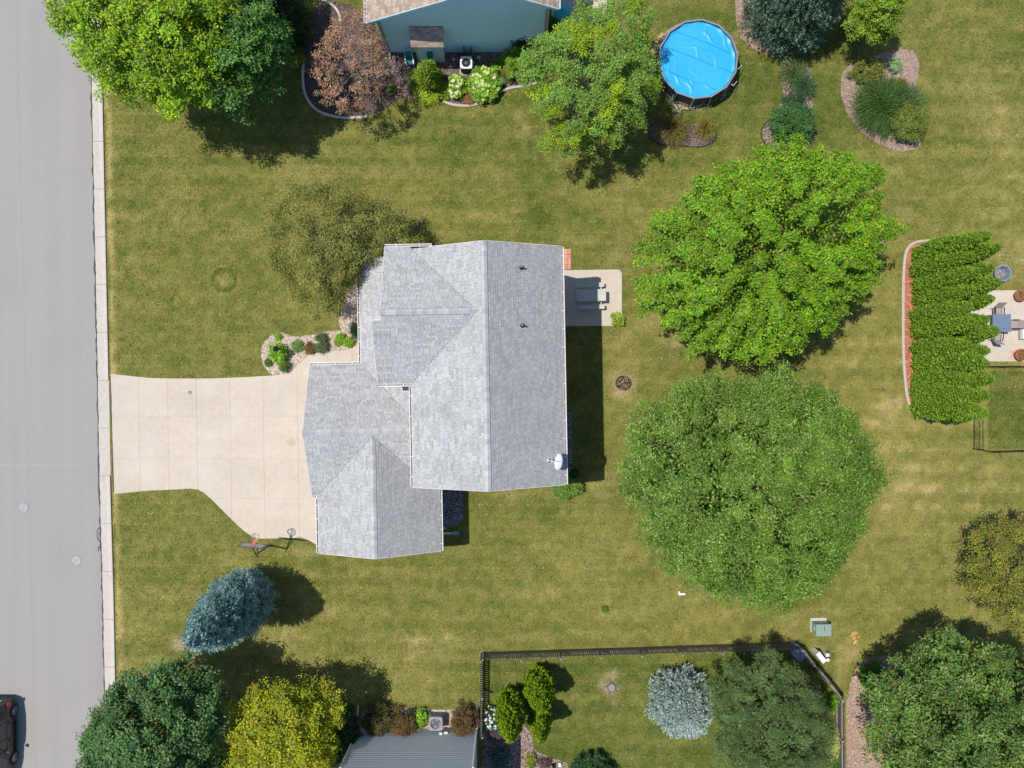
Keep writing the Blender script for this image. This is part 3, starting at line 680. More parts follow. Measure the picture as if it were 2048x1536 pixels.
LW = Plane((-8.75, 7.35), (0, -1), zg, PI_)    # low front roof, eave u=-8.75
GN = Plane((-5.1, 1.3), (-1, 0), zg, PI_); GN.worn = .93      # garage north slope; its shading is painted into the tone
GS = Plane((-11.72, -6.27), (1, 0), zg, PI_)   # garage south slope
SW = Plane((-11.38, -2), (0, -1), zg, PI_)     # south wing west slope
SE = Plane((-4.33, -9.62), (0, 1), zg, PI_); SE.grid = True; SE.worn = .82; E.worn = .80    # south wing east slope; shade painted into both east tones
# where planes meet
# wing ridge v=3.77; main west slope z = ze+PI_*(u+5.33); wing north z = ze+PI_*(7.4-v) -> valley v = 7.4-(u+5.33)
ur = -5.33+3.63   # ridge of wing meets main slope
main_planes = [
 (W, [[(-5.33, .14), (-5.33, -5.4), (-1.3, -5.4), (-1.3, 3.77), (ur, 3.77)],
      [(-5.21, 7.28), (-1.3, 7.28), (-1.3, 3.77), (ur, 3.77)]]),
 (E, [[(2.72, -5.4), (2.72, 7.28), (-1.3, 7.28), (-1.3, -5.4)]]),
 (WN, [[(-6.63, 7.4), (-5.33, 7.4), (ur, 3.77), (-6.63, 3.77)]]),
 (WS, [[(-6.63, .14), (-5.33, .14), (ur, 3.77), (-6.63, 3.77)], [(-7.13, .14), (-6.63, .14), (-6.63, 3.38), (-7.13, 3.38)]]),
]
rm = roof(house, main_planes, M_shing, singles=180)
# low roofs: valley between low front roof and garage north slope: u+8.75 = 1.3-v
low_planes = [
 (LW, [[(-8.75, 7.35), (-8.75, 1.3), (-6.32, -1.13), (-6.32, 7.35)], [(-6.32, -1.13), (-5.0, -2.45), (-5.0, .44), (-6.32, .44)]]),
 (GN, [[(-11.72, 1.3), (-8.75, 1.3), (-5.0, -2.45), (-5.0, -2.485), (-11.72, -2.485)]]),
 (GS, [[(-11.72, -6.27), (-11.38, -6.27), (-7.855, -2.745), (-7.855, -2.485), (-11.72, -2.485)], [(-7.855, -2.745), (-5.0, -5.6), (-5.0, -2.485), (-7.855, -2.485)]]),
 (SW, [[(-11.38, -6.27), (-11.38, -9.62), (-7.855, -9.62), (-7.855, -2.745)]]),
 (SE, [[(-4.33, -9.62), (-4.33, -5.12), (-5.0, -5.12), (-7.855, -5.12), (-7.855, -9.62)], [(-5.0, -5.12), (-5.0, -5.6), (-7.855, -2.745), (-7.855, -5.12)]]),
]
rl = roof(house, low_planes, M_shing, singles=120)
zwr = ze+PI_*3.63; zgr = zg+PI_*3.785; zsr = zg+PI_*3.525
ridge_caps(rm, (-1.3, 7.3, zr), (-1.3, -5.42, zr), .155, PI_, M_shing)
ridge_caps(rm, (-6.66, 3.77, zwr), (-2.1, 3.77, zwr), .155, PI_, M_shing)
ridge_caps(rl, (-11.75, -2.485, zgr), (-5.15, -2.485, zgr), .155, PI_, M_shing)
ridge_caps(rl, (-7.855, -9.64, zsr), (-7.855, -3.05, zsr), .155, PI_, M_shing)
# valleys read as a darker woven strip
M_val = mat('valley_shingle', (0.30, .30, .305), .95, .2, 12)
def valley(a, b, par):
    mb = MB(); A, B = Vector(a), Vector(b); d = (B-A).normalized(); s_ = Vector((-d.y, d.x, 0)).normalized(); n = 60
    vs = []
    for i in range(n+1):
        q = A+(B-A)*(i/n); w_ = .030*random.uniform(.4, 1.5); vs += [q+s_*w_+Vector((0, 0, .017+w_*.33)), q+Vector((0, 0, .015)), q-s_*w_+Vector((0, 0, .017+w_*.33))]
    mb.add(vs, [(3*i+j, 3*i+j+1, 3*i+4+j, 3*i+3+j) for i in range(n) for j in (0, 1)])
    mb.build('valley', M_val, par)
valley((-5.33, 7.4, ze), (ur, 3.77, zwr), rm); valley((-5.33, .14, ze), (ur, 3.77, zwr), rm)
valley((-8.75, 1.3, zg), (-5.0, -2.45, zg+PI_*3.75), rl); valley((-11.38, -6.27, zg), (-7.855, -2.745, zsr), rl); valley((-5.0, -5.6, zg+PI_*.67), (-7.855, -2.745, zsr), rl)
# rake boards
def rake(a, b): beam(MB(), a, b, .03, .16).build('rake_board', M_trim, house)
for v in (7.30, -5.42):
    rake((-5.33 if v < 0 else -4.2, v, ze-.08+(0 if v < 0 else PI_*1.13)), (-1.3, v, zr-.08)); rake((2.72, v, ze-.08), (-1.3, v, zr-.08))
rake((-6.65, 7.4, ze-.08), (-6.65, 3.77, zwr-.08)); rake((-6.65, 3.4, zwr-.08-PI_*.37), (-6.65, 3.77, zwr-.08)); rake((-7.15, .14, ze-.08), (-7.15, 3.38, ze-.08+PI_*3.24))
beam(MB(), (-7.16, 3.39, ze-.08+PI_*3.24), (-6.64, 3.39, ze-.08+PI_*3.24), .06, .17).build('rake_board', M_trim, house)
rake((-11.74, 1.3, zg-.08), (-11.74, -2.485, zgr-.08)); rake((-11.74, -6.27, zg-.08), (-11.74, -2.485, zgr-.08))
rake((-11.38, -9.64, zg-.08), (-7.855, -9.64, zsr-.08)); rake((-4.33, -9.64, zg-.08), (-7.855, -9.64, zsr-.08))
rake((-8.75, 7.37, zg-.08), (-6.32, 7.37, zg-.08+PI_*2.43))
gutter(house, (2.72, 7.25), (2.72, -5.38), (1, 0), ze); gutter(house, (-5.33, .0), (-5.33, -5.38), (-1, 0), ze)
gutter(house, (-6.63, 7.4), (-4.15, 7.4), (0, 1), ze); gutter(house, (-7.1, .14), (-5.33, .14), (0, -1), ze, .62)
gutter(house, (-8.75, 7.3), (-8.75, 1.33), (-1, 0), zg, .76); gutter(house, (-11.7, 1.3), (-8.76, 1.3), (0, 1), zg, .76)
gutter(house, (-11.7, -6.27), (-11.4, -6.27), (0, -1), zg, .3)
gutter(house, (-11.38, -6.44), (-11.38, -9.6), (-1, 0), zg, .76); gutter(house, (-4.33, -5.5), (-4.33, -9.6), (1, 0), zg, .76)
# vent pipes
for (a, b) in ((1043, 531.5), (1044.5, 649)):
    q = Matrix.Rotation(-TH, 2) @ Vector(P(a, b, 8.35)[:2]); zz = E.z(q); mb = MB(); mb.cyl(q.x, q.y, zz-.1, zz+.42, .055, n=14); v_ = mb.build('vent_pipe', M_dark, house)
    MB().cyl(q.x, q.y, zz-.08, zz+.16, .16, .07, 14).build('collar', M_black, v_); MB().ring(q.x, q.y, zz+.42, zz+.45, .06, .035, 14).build('pipe_lip', M_grey, v_)
# satellite dish
q = Matrix.Rotation(-TH, 2) @ Vector(P(1115, 924, 7.6)[:2]); dz = E.z(q)
dish = thing('satellite_dish', 'oval white satellite dish near the lower right corner of the grey roof', 'satellite dish', (*P(1115, 924, 7.6)[:2], E.z(q)), TH)
mb = MB(); n = 28; cx = Vector((.05, 0, .62)); nr = Vector((-.86, .18, .42)).normalized(); a1 = Vector((0, 1, 0)); a1 = (a1-nr*a1.dot(nr)).normalized(); a2 = nr.cross(a1)
rings = []
vs = [cx-nr*.07]; fs = []
for j in range(1, 5):
    for k in range(n):
        t = 2*math.pi*k/n; r_ = j/4; vs.append(cx+a1*(.44*r_*math.cos(t))+a2*(.40*r_*math.sin(t))-nr*(.07*(1-r_*r_)))
for k in range(n): fs.append((0, 1+k, 1+(k+1)%n))
for j in range(3):
    for k in range(n): fs.append((1+j*n+k, 1+(j+1)*n+k, 1+(j+1)*n+(k+1)%n, 1+j*n+(k+1)%n))
off = len(vs); vs += [v-nr*.012 for v in vs]; fs += [tuple(i+off for i in f)[::-1] for f in fs]
for k in range(n): fs.append((1+3*n+k, 1+3*n+(k+1)%n, off+1+3*n+(k+1)%n, off+1+3*n+k))
mb.add(vs, fs).build('reflector', mat('dish_white', (.72, .76, .80), .4, .03, 2), dish, smooth=True)
MB().tube([cx-nr*.08, Vector((.16, 0, .3)), Vector((.10, 0, 0))], .025, 8).build('mast', M_grey, dish)
MB().tube([cx-a2*.36, cx+nr*.35-a2*.25, cx+nr*.62-a2*.05], .018, 6).build('feed_arm', M_white, dish)
MB().blob(cx+nr*.64-a2*.04, .065, 8, 5).build('receiver', M_white, dish); MB().tube([cx+nr*.56+a1*.1-a2*.05, cx+nr*.56-a1*.1-a2*.05], .035, 8).build('receiver_bracket', M_black, dish)
MB().obox((.10, 0), 0, .14, .12, -.02, .02).build('foot_plate', M_dark, dish)
# walls
zt = ze-.12
wallpoly(house, (-4.98, -5.1), (2.37, -5.1), [(0, 0), (7.35, 0), (7.35, zt), (3.68, zr-.3), (0, zt)], M_siding)
wallpoly(house, (2.37, -4.94), (2.37, 6.82), [(0, 0), (11.76, 0), (11.76, zt), (0, zt)], M_siding)
wallpoly(house, (2.37, 6.98), (-4.98, 6.98), [(0, 0), (7.35, 0), (7.35, zt), (3.68, zr-.3), (0, zt)], M_siding)
wallpoly(house, (-4.98, 6.82), (-4.98, -4.94), [(0, 0), (11.76, 0), (11.76, zt), (0, zt)], M_siding)
wallpoly(house, (-5.15, 7.08), (-6.3, 7.08), [(0, 0), (1.15, 0), (1.15, zt), (0, zt)], M_siding)
wallpoly(house, (-6.3, 6.9), (-6.3, .55), [(0, 0), (6.35, 0), (6.35, zt), (3.13, zwr-.3), (0, zt)], M_siding)
wallpoly(house, (-6.3, .40), (-5.15, .40), [(0, 3), (1.15, 3), (1.15, zt), (0, zt)], M_siding)
wallpoly(house, (-8.35, 6.98), (-8.35, 1.7), [(0, 0), (5.28, 0), (5.28, zg-.1), (0, zg-.1)], M_siding)
wallpoly(house, (-6.5, 7.05), (-8.35, 7.05), [(0, 0), (1.85, 0), (1.85, zg-.1), (0, zg+.7)], M_siding)
wallpoly(house, (-8.35, .95), (-11.3, .95), [(0, 0), (2.95, 0), (2.95, zg-.1), (0, zg-.1)], M_siding)
wallpoly(house, (-11.35, .78), (-11.35, -5.9), [(0, 0), (6.68, 0), (6.68, zg-.12), (3.26, zgr-.3), (0, zg-.12)], M_siding)
wallpoly(house, (-11.02, -6.1), (-11.02, -9.25), [(0, 0), (3.15, 0), (3.15, zg-.1), (0, zg-.1)], M_siding)
wallpoly(house, (-11.02, -9.3), (-4.68, -9.3), [(0, 0), (6.34, 0), (6.34, zg-.1), (3.17, zsr-.3), (0, zg-.1)], M_siding)
wallpoly(house, (-4.68, -9.14), (-4.68, -5.27), [(0, 0), (3.87, 0), (3.87, zg-.1), (0, zg-.1)], M_siding)
for t in (1.2, 4.4, 8.3): window(house, (2.37, -4.94), (2.37, 6.82), t, 3.9, 1.2, 1.3)
window(house, (2.37, -4.94), (2.37, 6.82), 1.6, 1.0, 1.6, 1.2)
for t in (1.0, 4.9): window(house, (-4.98, -5.1), (2.37, -5.1), t, 3.9, 1.1, 1.3)
for t in (1.0, 4.9): window(house, (2.37, 6.98), (-4.98, 6.98), t, 3.9, 1.1, 1.3)
window(house, (-8.35, 6.98), (-8.35, 1.7), .8, 1.0, 1.8, 1.3); window(house, (-6.3, 6.9), (-6.3, .55), 2.3, 5.0, 1.5, 1.0); window(house, (-4.68, -9.14), (-4.68, -5.27), 1.3, 1.2, 1.0, 1.0)
gd = MB()
for i in range(4): gd.box(-11.43, -5.5, .04+i*.54, -11.38, -.7+.0, .04+i*.54+.52)
gd.build('garage_door', M_trim, house)
gd = MB()
for i in range(4): gd.box(-11.10, -8.9, .04+i*.54, -11.05, -6.5, .04+i*.54+.52)
gd.build('garage_door', M_trim, house)
d_ = MB().box(-8.40, 1.95, .05, -8.375+.0, 2.9, 2.1).build('front_door', M_red, house); MB().blob((-8.43, 2.05, 1.05), .03).build('handle', M_silver, d_)
dp = MB().box(2.395, 3.9, .05, 2.43, 5.7, 2.1).build('patio_door', M_trim, house); MB().box(2.432, 4.0, .15, 2.437, 4.75, 2.0).box(2.432, 4.85, .15, 2.437, 5.6, 2.0).build('pane', M_glass, dp)
mb = MB(); mb.tube([(2.50, -5.2, ze-.15), (2.46, -5.2, 6.3), (2.46, -5.2, .3), (2.7, -5.2, .12), (3.1, -5.2, .06)], .04, 8); mb.tube([(-4.4, -8.9, zg-.15), (-4.6, -8.9, 2.8), (-4.6, -8.9, .25), (-4.3, -8.9, .1)], .04, 8)
mb.build('downspout', M_white, house)
sp_ = thing('downspout_extension', 'pale flared downspout extension lying in the shadow east of the garage wing', 'downspout', P(884, 1066), TH)
MB().box(0, -.05, .06, .55, .05, .13).build('pipe', M_white, sp_); MB().prism([(.5, -.06), (1.08, -.15), (1.08, .15), (.5, .06)], .04, .10).build('flared_end', M_green, sp_)

# ---------------- pale house with a tan roof at the top edge
nh = thing('tan_roofed_house', 'pale blue sided house with a tan shingle roof at the top edge', 'house', (-3, 27, 0))
def nl(p): return (p[0]+3, p[1]-27)
yw = 20.75; pk = -1.375; tp = .52
NW = Plane(nl((-8.23, 40)), (0, -1), 4.3, tp); NE_ = Plane(nl((2.48, 20.45)), (0, 1), 5.86, tp)
zp = 4.3+tp*(pk+8.23)
rn = roof(nh, [(NW, [[nl(q) for q in ((-8.23, 40), (-8.23, 20.45), (pk, 20.45), (pk, 40))]]), (NE_, [[nl(q) for q in ((2.48, 20.45), (2.48, 40), (pk, 40), (pk, 20.45))]])], M_shing_tan, singles=60, tone=(.78, 1.2), tw=(.2, .5))
ridge_caps(rn, (*nl((pk, 20.43)), zp), (*nl((pk, 40)), zp), .15, tp, M_shing_tan, step=.3)
wallpoly(nh, nl((-7.72, yw)), nl((2.02, yw)), [(0, 0), (9.74, 0), (9.74, 5.5), (pk+7.72, zp-.25), (0, 4.4)], M_siding_w, planks='single', expo=.20, lap=(.022, .012))
wallpoly(nh, nl((2.02, yw+.18)), nl((2.02, 39)), [(0, 0), (18.0, 0), (18.0, 5.9), (0, 5.9)], M_siding_w)
wallpoly(nh, nl((-7.72, 39)), nl((-7.72, yw+.18)), [(0, 0), (18.0, 0), (18.0, 4.3), (0, 4.3)], M_siding_w)
wallpoly(nh, nl((2.02, 39.2)), nl((-7.72, 39.2)), [(0, 0), (9.74, 0), (9.74, 4.4), (9.74-(pk+7.72), zp-.25), (0, 5.5)], M_siding_w)
for a_, z_ in ((-8.25, 4.22), (2.5, 5.78)): beam(MB(), (*nl((a_, 20.43)), z_), (*nl((pk, 20.43)), zp-.08), .03, .18).build('rake_board', M_siding_w, nh)
gutter(nh, nl((-8.23, 40)), nl((-8.23, 20.45)), (-1, 0), 4.3, .7); gutter(nh, nl((2.48, 20.45)), nl((2.48, 40)), (1, 0), 5.86, .9)
M_dsp = mat('taupe_downspout', (.34, .34, .34), .5, .05, 3)
mb = MB(); x_, y_ = nl((-7.62, 20.66)); mb.tube([(x_-.5, y_, 4.2), (x_-.1, y_, 4.0), (x_, y_, 3.7), (x_, y_, .3), (x_+.02, y_-.35, .08)], .06, 8); mb.build('downspout', M_dsp, nh)
mb = MB(); x_, y_ = nl((1.93, 20.66)); mb.tube([(x_+.5, y_+.1, 5.75), (x_+.05, y_, 5.5), (x_, y_, 5.2), (x_, y_, .3)], .06, 8); mb.build('downspout', M_dsp, nh)
MB().box(*nl((2.0, yw-.03)), 0, *nl((2.09, yw+.15)), 5.4).build('corner_trim', M_trim, nh); MB().box(*nl((-7.78, yw-.03)), 0, *nl((-7.70, yw+.15)), 4.3).build('corner_trim', M_trim, nh)
# chimney chase with its own lean-to roof
ch = MB(); ch.box(*nl((-5.80, 20.09)), 0, *nl((-4.18, yw-.03)), 2.42); chim = ch.build('chimney_chase', M_siding_w, nh)
CP = Plane(nl((-5.98, 19.93)), (1, 0), 2.42, 1.15)
mb = MB(); P3 = [(*nl(uv), CP.z(nl(uv))) for uv in ((-5.98, 19.93), (-4.03, 19.93), (-4.03, 20.72), (-5.98, 20.72))]
mb.add(P3+[(a, b, c-.1) for a, b, c in P3], [(0,1,2,3),(7,6,5,4),(0,4,5,1),(1,5,6,2),(2,6,7,3),(3,7,4,0)]); cr = mb.build('chase_roof', M_deck, chim)
for j in range(9):
    b0 = j*.13; a0 = 0
    while a0 < 1.94:
        w_ = min(random.uniform(.2, .4), 1.95-a0)
        t = random.uniform(.75, 1.25); b1 = min(b0+.14, .79/CP.c)
        if b1-b0 > .03: MB().add([CP.pt(a0+.004, b0, .022), CP.pt(a0+w_-.004, b0, .022), CP.pt(a0+w_-.004, b1, .012), CP.pt(a0+.004, b1, .012), CP.pt(a0+.004, b0, .002), CP.pt(a0+w_-.004, b0, .002)], [(0,1,2,3),(0,4,5,1)], (t, t, t)).build('shingle', M_shing_tan, cr)
        a0 += w_
mb = MB(); x0, y0 = nl((-5.80, 20.05))
for a in (0, 1.55): mb.box(x0+a, y0, .02, x0+a+.08, y0+.035, 2.38)
mb.box(x0+.081, y0, 2.28, x0+1.549, y0+.035, 2.38); mb.build('trim_board', M_trim, chim)
mb = MB(); mb.add([(x0+.63, y0+.03, 1.55), (x0+1.0, y0+.03, 1.55), (x0+.63, y0-.12, 1.25), (x0+1.0, y0-.12, 1.25), (x0+.68, y0-.2, 1.0), (x0+.95, y0-.2, 1.0), (x0+.68, y0+.03, .95), (x0+.95, y0+.03, .95)], [(0,1,3,2),(2,3,5,4),(4,5,7,6),(0,2,4,6),(1,7,5,3)]).build('vent_hood', M_teal, chim)

# ---------------- grey sided house at the bottom edge
bh = thing('grey_sided_house', 'grey house with lapped siding rising at the bottom edge behind an air conditioner', 'house', (-5.9, -28, 0))
def bl(p): return (p[0]+5.9, p[1]+28)
yb = -21.56; bz = 5.15; bp_ = .5; bpk = -5.9; hw = 3.9
BW = Plane(bl((bpk-hw-.25, -21.53)), (0, -1), bz, bp_); BE = Plane(bl((bpk+hw+.25, -42)), (0, 1), bz, bp_)
bzp = bz+bp_*(hw+.25)
rb_ = roof(bh, [(BW, [[bl(q) for q in ((bpk-hw-.25, -21.53), (bpk-hw-.25, -42), (bpk, -42), (bpk, -21.53))]]), (BE, [[bl(q) for q in ((bpk+hw+.25, -42), (bpk+hw+.25, -21.53), (bpk, -21.53), (bpk, -42))]])], M_shing, singles=0)
ridge_caps(rb_, (*bl((bpk, -21.51)), bzp), (*bl((bpk, -42)), bzp), .15, bp_, M_shing, step=.35)
wallpoly(bh, bl((-2.2, yb)), bl((-9.6, yb)), [(0, 0), (7.4, 0), (7.4, bz+.05), (3.7, bzp-.25), (0, bz+.05)], M_siding_g, planks='single', expo=.22, lap=(.05, .042))
wallpoly(bh, bl((-2.2, -41.6)), bl((-2.2, yb-.18)), [(0, 0), (19.8, 0), (19.8, bz-.05), (0, bz-.05)], M_siding_g)
wallpoly(bh, bl((-9.6, yb-.18)), bl((-9.6, -41.6)), [(0, 0), (19.8, 0), (19.8, bz-.05), (0, bz-.05)], M_siding_g)
wallpoly(bh, bl((-9.6, -41.8)), bl((-2.2, -41.8)), [(0, 0), (7.4, 0), (7.4, bz+.05), (3.7, bzp-.25), (0, bz+.05)], M_siding_g)
gutter(bh, bl((bpk-hw-.25, -21.45)), bl((bpk-hw-.25, -41.9)), (-1, 0), bz); gutter(bh, bl((bpk+hw+.25, -21.45)), bl((bpk+hw+.25, -41.9)), (1, 0), bz)
for xx, s_, ylen in ((-9.62, -1, 1412), (-2.18, 1, 1408)):
    x_, y_ = bl((xx, yb+.06)); mb = MB(); mb.tube([(x_+s_*.3, y_-.1, bz-.15), (x_, y_, bz-.45), (x_, y_, .25), (x_, y_+.12, .12), (x_-s_*.02, y_+1.45, .06)], .055, 8); mb.build('downspout', M_white, bh)
x_, y_ = bl((-9.6, yb+.03)); MB().box(x_-.03, y_-.12, 0, x_+.10, y_, bz).build('corner_trim', M_siding_g, bh); x_, y_ = bl((-2.2, yb+.03)); MB().box(x_-.10, y_-.12, 0, x_+.03, y_, bz).build('corner_trim', M_siding_g, bh)
# ================================================================ FENCES AND THINGS
fence = thing('picket_fence', 'dark weathered wooden picket fence round the lower yard with the two blue spruces', 'fence', P(963, 1304))
fo = Vector(P(963, 1304))
pk_mb = MB(); pk_mb.prism([(-.044, -.010), (.044, -.010), (.044, .010), (-.044, .010)], .05, 1.24).taper([(-.044, -.010), (.044, -.010), (.044, .010), (-.044, .010)], 1.24, [(-.02, -.010), (.02, -.010), (.02, .010), (-.02, .010)], 1.30)
me_pk = pk_mb.mesh('picket'); me_pk.materials.append(M_fence)
po_mb = MB(); po_mb.box(-.05, -.05, 0, .05, .05, 1.36).taper([(-.06, -.06), (.06, -.06), (.06, .06), (-.06, .06)], 1.36, [(-.01, -.01), (.01, -.01), (.01, .01), (-.01, .01)], 1.42)
me_po = po_mb.mesh('post'); me_po.materials.append(M_fence_top)
runs = [([(963, 1304), (1591, 1283.5)], 1), ([(1591, 1283.5), (1614, 1313), (1646, 1350.5), (1670, 1382.5)], 1), ([(1670, 1382.5), (1672.5, 1700)], 1), ([(963, 1304), (962.5, 1455)], -1)]
for path, side in runs:
    g = G(path)
    for i in range(len(g)-1):
        a, b = Vector(g[i]), Vector(g[i+1]); d = (b-a); L = d.length; d /= L; n = Vector((d.y, -d.x))*side; ang = math.atan2(d.y, d.x)
        for zz in (.32, 1.02):
            mb = MB(); p0 = a+n*.045; p1 = b+n*.045; beam(mb, (p0.x-fo.x, p0.y-fo.y, zz), (p1.x-fo.x, p1.y-fo.y, zz), .045, .085); mb.build('rail', M_fence_top, fence)
        k = int(L/.132)
        for j in range(k):
            q = a+d*(L*(j+.5)/k)-n*.0; o = link('picket', me_pk, fence); o.location = (q.x-fo.x, q.y-fo.y, random.uniform(-.02, .01)); o.rotation_euler = (random.uniform(-.015, .015), random.uniform(-.01, .01), ang+random.uniform(-.03, .03))
        m_ = max(1, round(L/2.45))
        for j in range(m_+1 if i == 0 else m_):
            q = a+d*(L*(j if i == 0 else j+1)/m_)+n*.12; o = link('post', me_po, fence); o.location = (q.x-fo.x, q.y-fo.y, 0); o.rotation_euler = (0, 0, ang)
# thin black metal fence behind the hedge
mf = thing('metal_fence', 'thin black metal fence running below the arborvitae hedge and round the green lawn', 'fence', P(1946, 897)); fo = Vector(P(1946, 897))
mb = MB(); mb.box(-.006, -.006, .02, .006, .006, 1.0); me_w = mb.mesh('wire_picket'); me_w.materials.append(M_dark)
mb = MB(); mb.box(-.025, -.025, 0, .025, .025, 1.08); me_mp = mb.mesh('post'); me_mp.materials.append(M_dark)
restw = MB()
for path in ([(1946, 828), (1946, 897)], [(1946, 897), (1975, 902), (2300, 893)], [(1946, 733), (2300, 733)]):
    g = G(path)
    for i in range(len(g)-1):
        a, b = Vector(g[i]), Vector(g[i+1]); d = b-a; L = d.length; d /= L
        for zz in (.12, .97):
            mb = MB(); beam(mb, (a.x-fo.x, a.y-fo.y, zz), (b.x-fo.x, b.y-fo.y, zz), .025, .03); mb.build('rail', M_dark, mf)
        for j in range(int(L/.10)):
            q = a+d*(.10*(j+.5)); o = link('wire_picket', me_w, mf); o.location = (q.x-fo.x, q.y-fo.y, 0)
        for j in range(max(2, int(L/1.5)+1)):
            q = a+d*(L*j/max(1, int(L/1.5))); o = link('post', me_mp, mf); o.location = (q.x-fo.x, q.y-fo.y, 0)

# ---------------- swimming pool
pc = P(1396.5, 118, 1.30); R = 2.40; NS = 14; hp = 1.30
pool = thing('swimming_pool', 'round above-ground pool under a wrinkled bright blue cover', 'pool', (pc[0], pc[1], 0), .12)
ring = lambda r, off=0: [(r*math.cos(2*math.pi*(k+off)/NS), r*math.sin(2*math.pi*(k+off)/NS)) for k in range(NS)]
mb = MB(); a, b = ring(R*1.01), ring(R*.985); bo = ring(R*1.00)
vs = [(*p, .03) for p in a]+[(*p, hp-.05) for p in a]+[(*p, hp-.05) for p in ring(R*.97)]+[(*p, .03) for p in ring(R*.97)]
fs = []
for k in range(NS):
    j = (k+1)%NS; fs += [(k, j, NS+j, NS+k), (NS+k, NS+j, 2*NS+j, 2*NS+k), (2*NS+k, 2*NS+j, 3*NS+j, 3*NS+k)]
mb.add(vs, fs).build('liner', M_poolwall, pool)
for k in range(NS):
    j = (k+1)%NS; p, q = ring(R)[k], ring(R)[j]; mb = MB(); beam(mb, (*p, hp-.02), (*q, hp-.02), .085, .07); mb.build('rim_bar', M_poolrim, pool)
    lb = MB(); pt_ = ring(R*1.01)[k]; pb = ring(R*1.085)[k]; lb.tube([(*pt_, hp-.06), (*pb, .08)], .035, 6)
    tx = Vector((-pb[1], pb[0])).normalized()*.26; lb.tube([(pb[0]-tx.x, pb[1]-tx.y, .07), (pb[0]+tx.x, pb[1]+tx.y, .07)], .04, 6); lb.build('leg', M_silver, pool)
    MB().blob((*ring(R)[k], hp-.015), .07, 8, 5, .7).build('joint_cap', M_poolrim, pool)
    # black belt panels with pale stripes low on the wall
    p, q = ring(R*1.03)[k], ring(R*1.03)[j]; mb = MB(); m1 = [p[i]+(q[i]-p[i])*.1 for i in (0, 1)]; m2 = [p[i]+(q[i]-p[i])*.9 for i in (0, 1)]; beam(mb, (*m1, .30), (*m2, .30), .02, .05); mb.build('belt', M_grey, pool)
# cover: a wrinkled sheet inside the rim
N_ = 90; vs = []; fs = []; idm = {}
wr = [((-1.6, .9), (.8, 1.5), .05), ((-.9, .95), (1.35, .25), .07), ((.4, 1.7), (1.2, .9), .05), ((.9, .2), (1.25, -.7), .04), ((.6, 2.0), (.75, 1.3), .04), ((-1.2, -1.1), (-.2, -1.9), .07), ((-.6, -1.0), (-.5, -2.1), .06),
      ((-1.7, -.7), (-1.1, -1.3), .06), ((-.3, -1.4), (1.1, -2.0), .05), ((-1.4, .3), (-1.3, -.6), .03), ((1.5, 1.5), (2.0, .4), .04), ((-.2, .9), (.2, .1), .03), ((-1.9, 0.1), (-1.75, -.8), .03), ((-.1, -1.2), (-.5, -.3), .02)]
for i in range(-N_, N_+1):
    for j in range(-N_, N_+1):
        x, y = i/N_*R, j/N_*R
        if math.hypot(x, y) < R*.965:
            z = hp-.15+.022*math.sin(x*1.7+y*.6)+.018*math.sin(y*2.3-x)
            for (ax, ay), (bx_, by_), h_ in wr:
                dx, dy = bx_-ax, by_-ay; t = max(0, min(1, ((x-ax)*dx+(y-ay)*dy)/(dx*dx+dy*dy))); cx_ = ax+dx*t+.08*math.sin(t*6); cy_ = ay+dy*t+.06*math.sin(t*5)
                d2 = ((x-cx_)**2+(y-cy_)**2)/(.07**2); z += .8*h_*math.exp(-d2)*math.sin(math.pi*min(1, max(0, t*.9+.05)))
            r_ = math.hypot(x, y)/R
            z += .08*max(0, (r_-.88)/.09)*(0.3+.7*math.sin(math.atan2(y, x)*9+1)**2)
            idm[i, j] = len(vs); vs.append((x, y, z))
for (i, j) in idm:
    if (i+1, j) in idm and (i, j+1) in idm and (i+1, j+1) in idm: fs.append((idm[i, j], idm[i+1, j], idm[i+1, j+1], idm[i, j+1]))
cov = MB().add(vs, fs).build('cover', M_cover, pool, smooth=True)
ms = mat('cover_seam', (.01, .20, .50), .4, 0, 1)
for off in (-1.30, 0.05, 1.15):
    mb = MB(); d_ = Vector((math.cos(-.50), math.sin(-.50))); n_ = Vector((-d_.y, d_.x)); L = math.sqrt(max(0, (R*.93)**2-off**2)); pts = []
    for t in np.linspace(-L, L, 26):
        q = d_*t+n_*off; z = hp-.15+.022*math.sin(q.x*1.7+q.y*.6)+.018*math.sin(q.y*2.3-q.x)
        pts.append((q.x, q.y, z+.012))
    mb.tube(pts, .012, 4).build('seam', ms, cov)
# L-shaped ladder brackets on the east side
for (a, b, c) in (((1470, 110), (1474, 108), (1479, 102)), ((1471, 137.5), (1477, 138), (1483.5, 130)), ((1460, 166.5), (1467, 171.5), (1474, 162.5))):
    mb = MB(); pts = [Vector(P(*a, .95))-Vector((pc[0], pc[1], 0)), Vector(P(*b, .9))-Vector((pc[0], pc[1], 0)), Vector(P(*c, .55))-Vector((pc[0], pc[1], 0))]
    rot = Matrix.Rotation(-.12, 3, 'Z'); mb.tube([rot @ v for v in pts], .02, 6).build('bracket', M_white, pool)
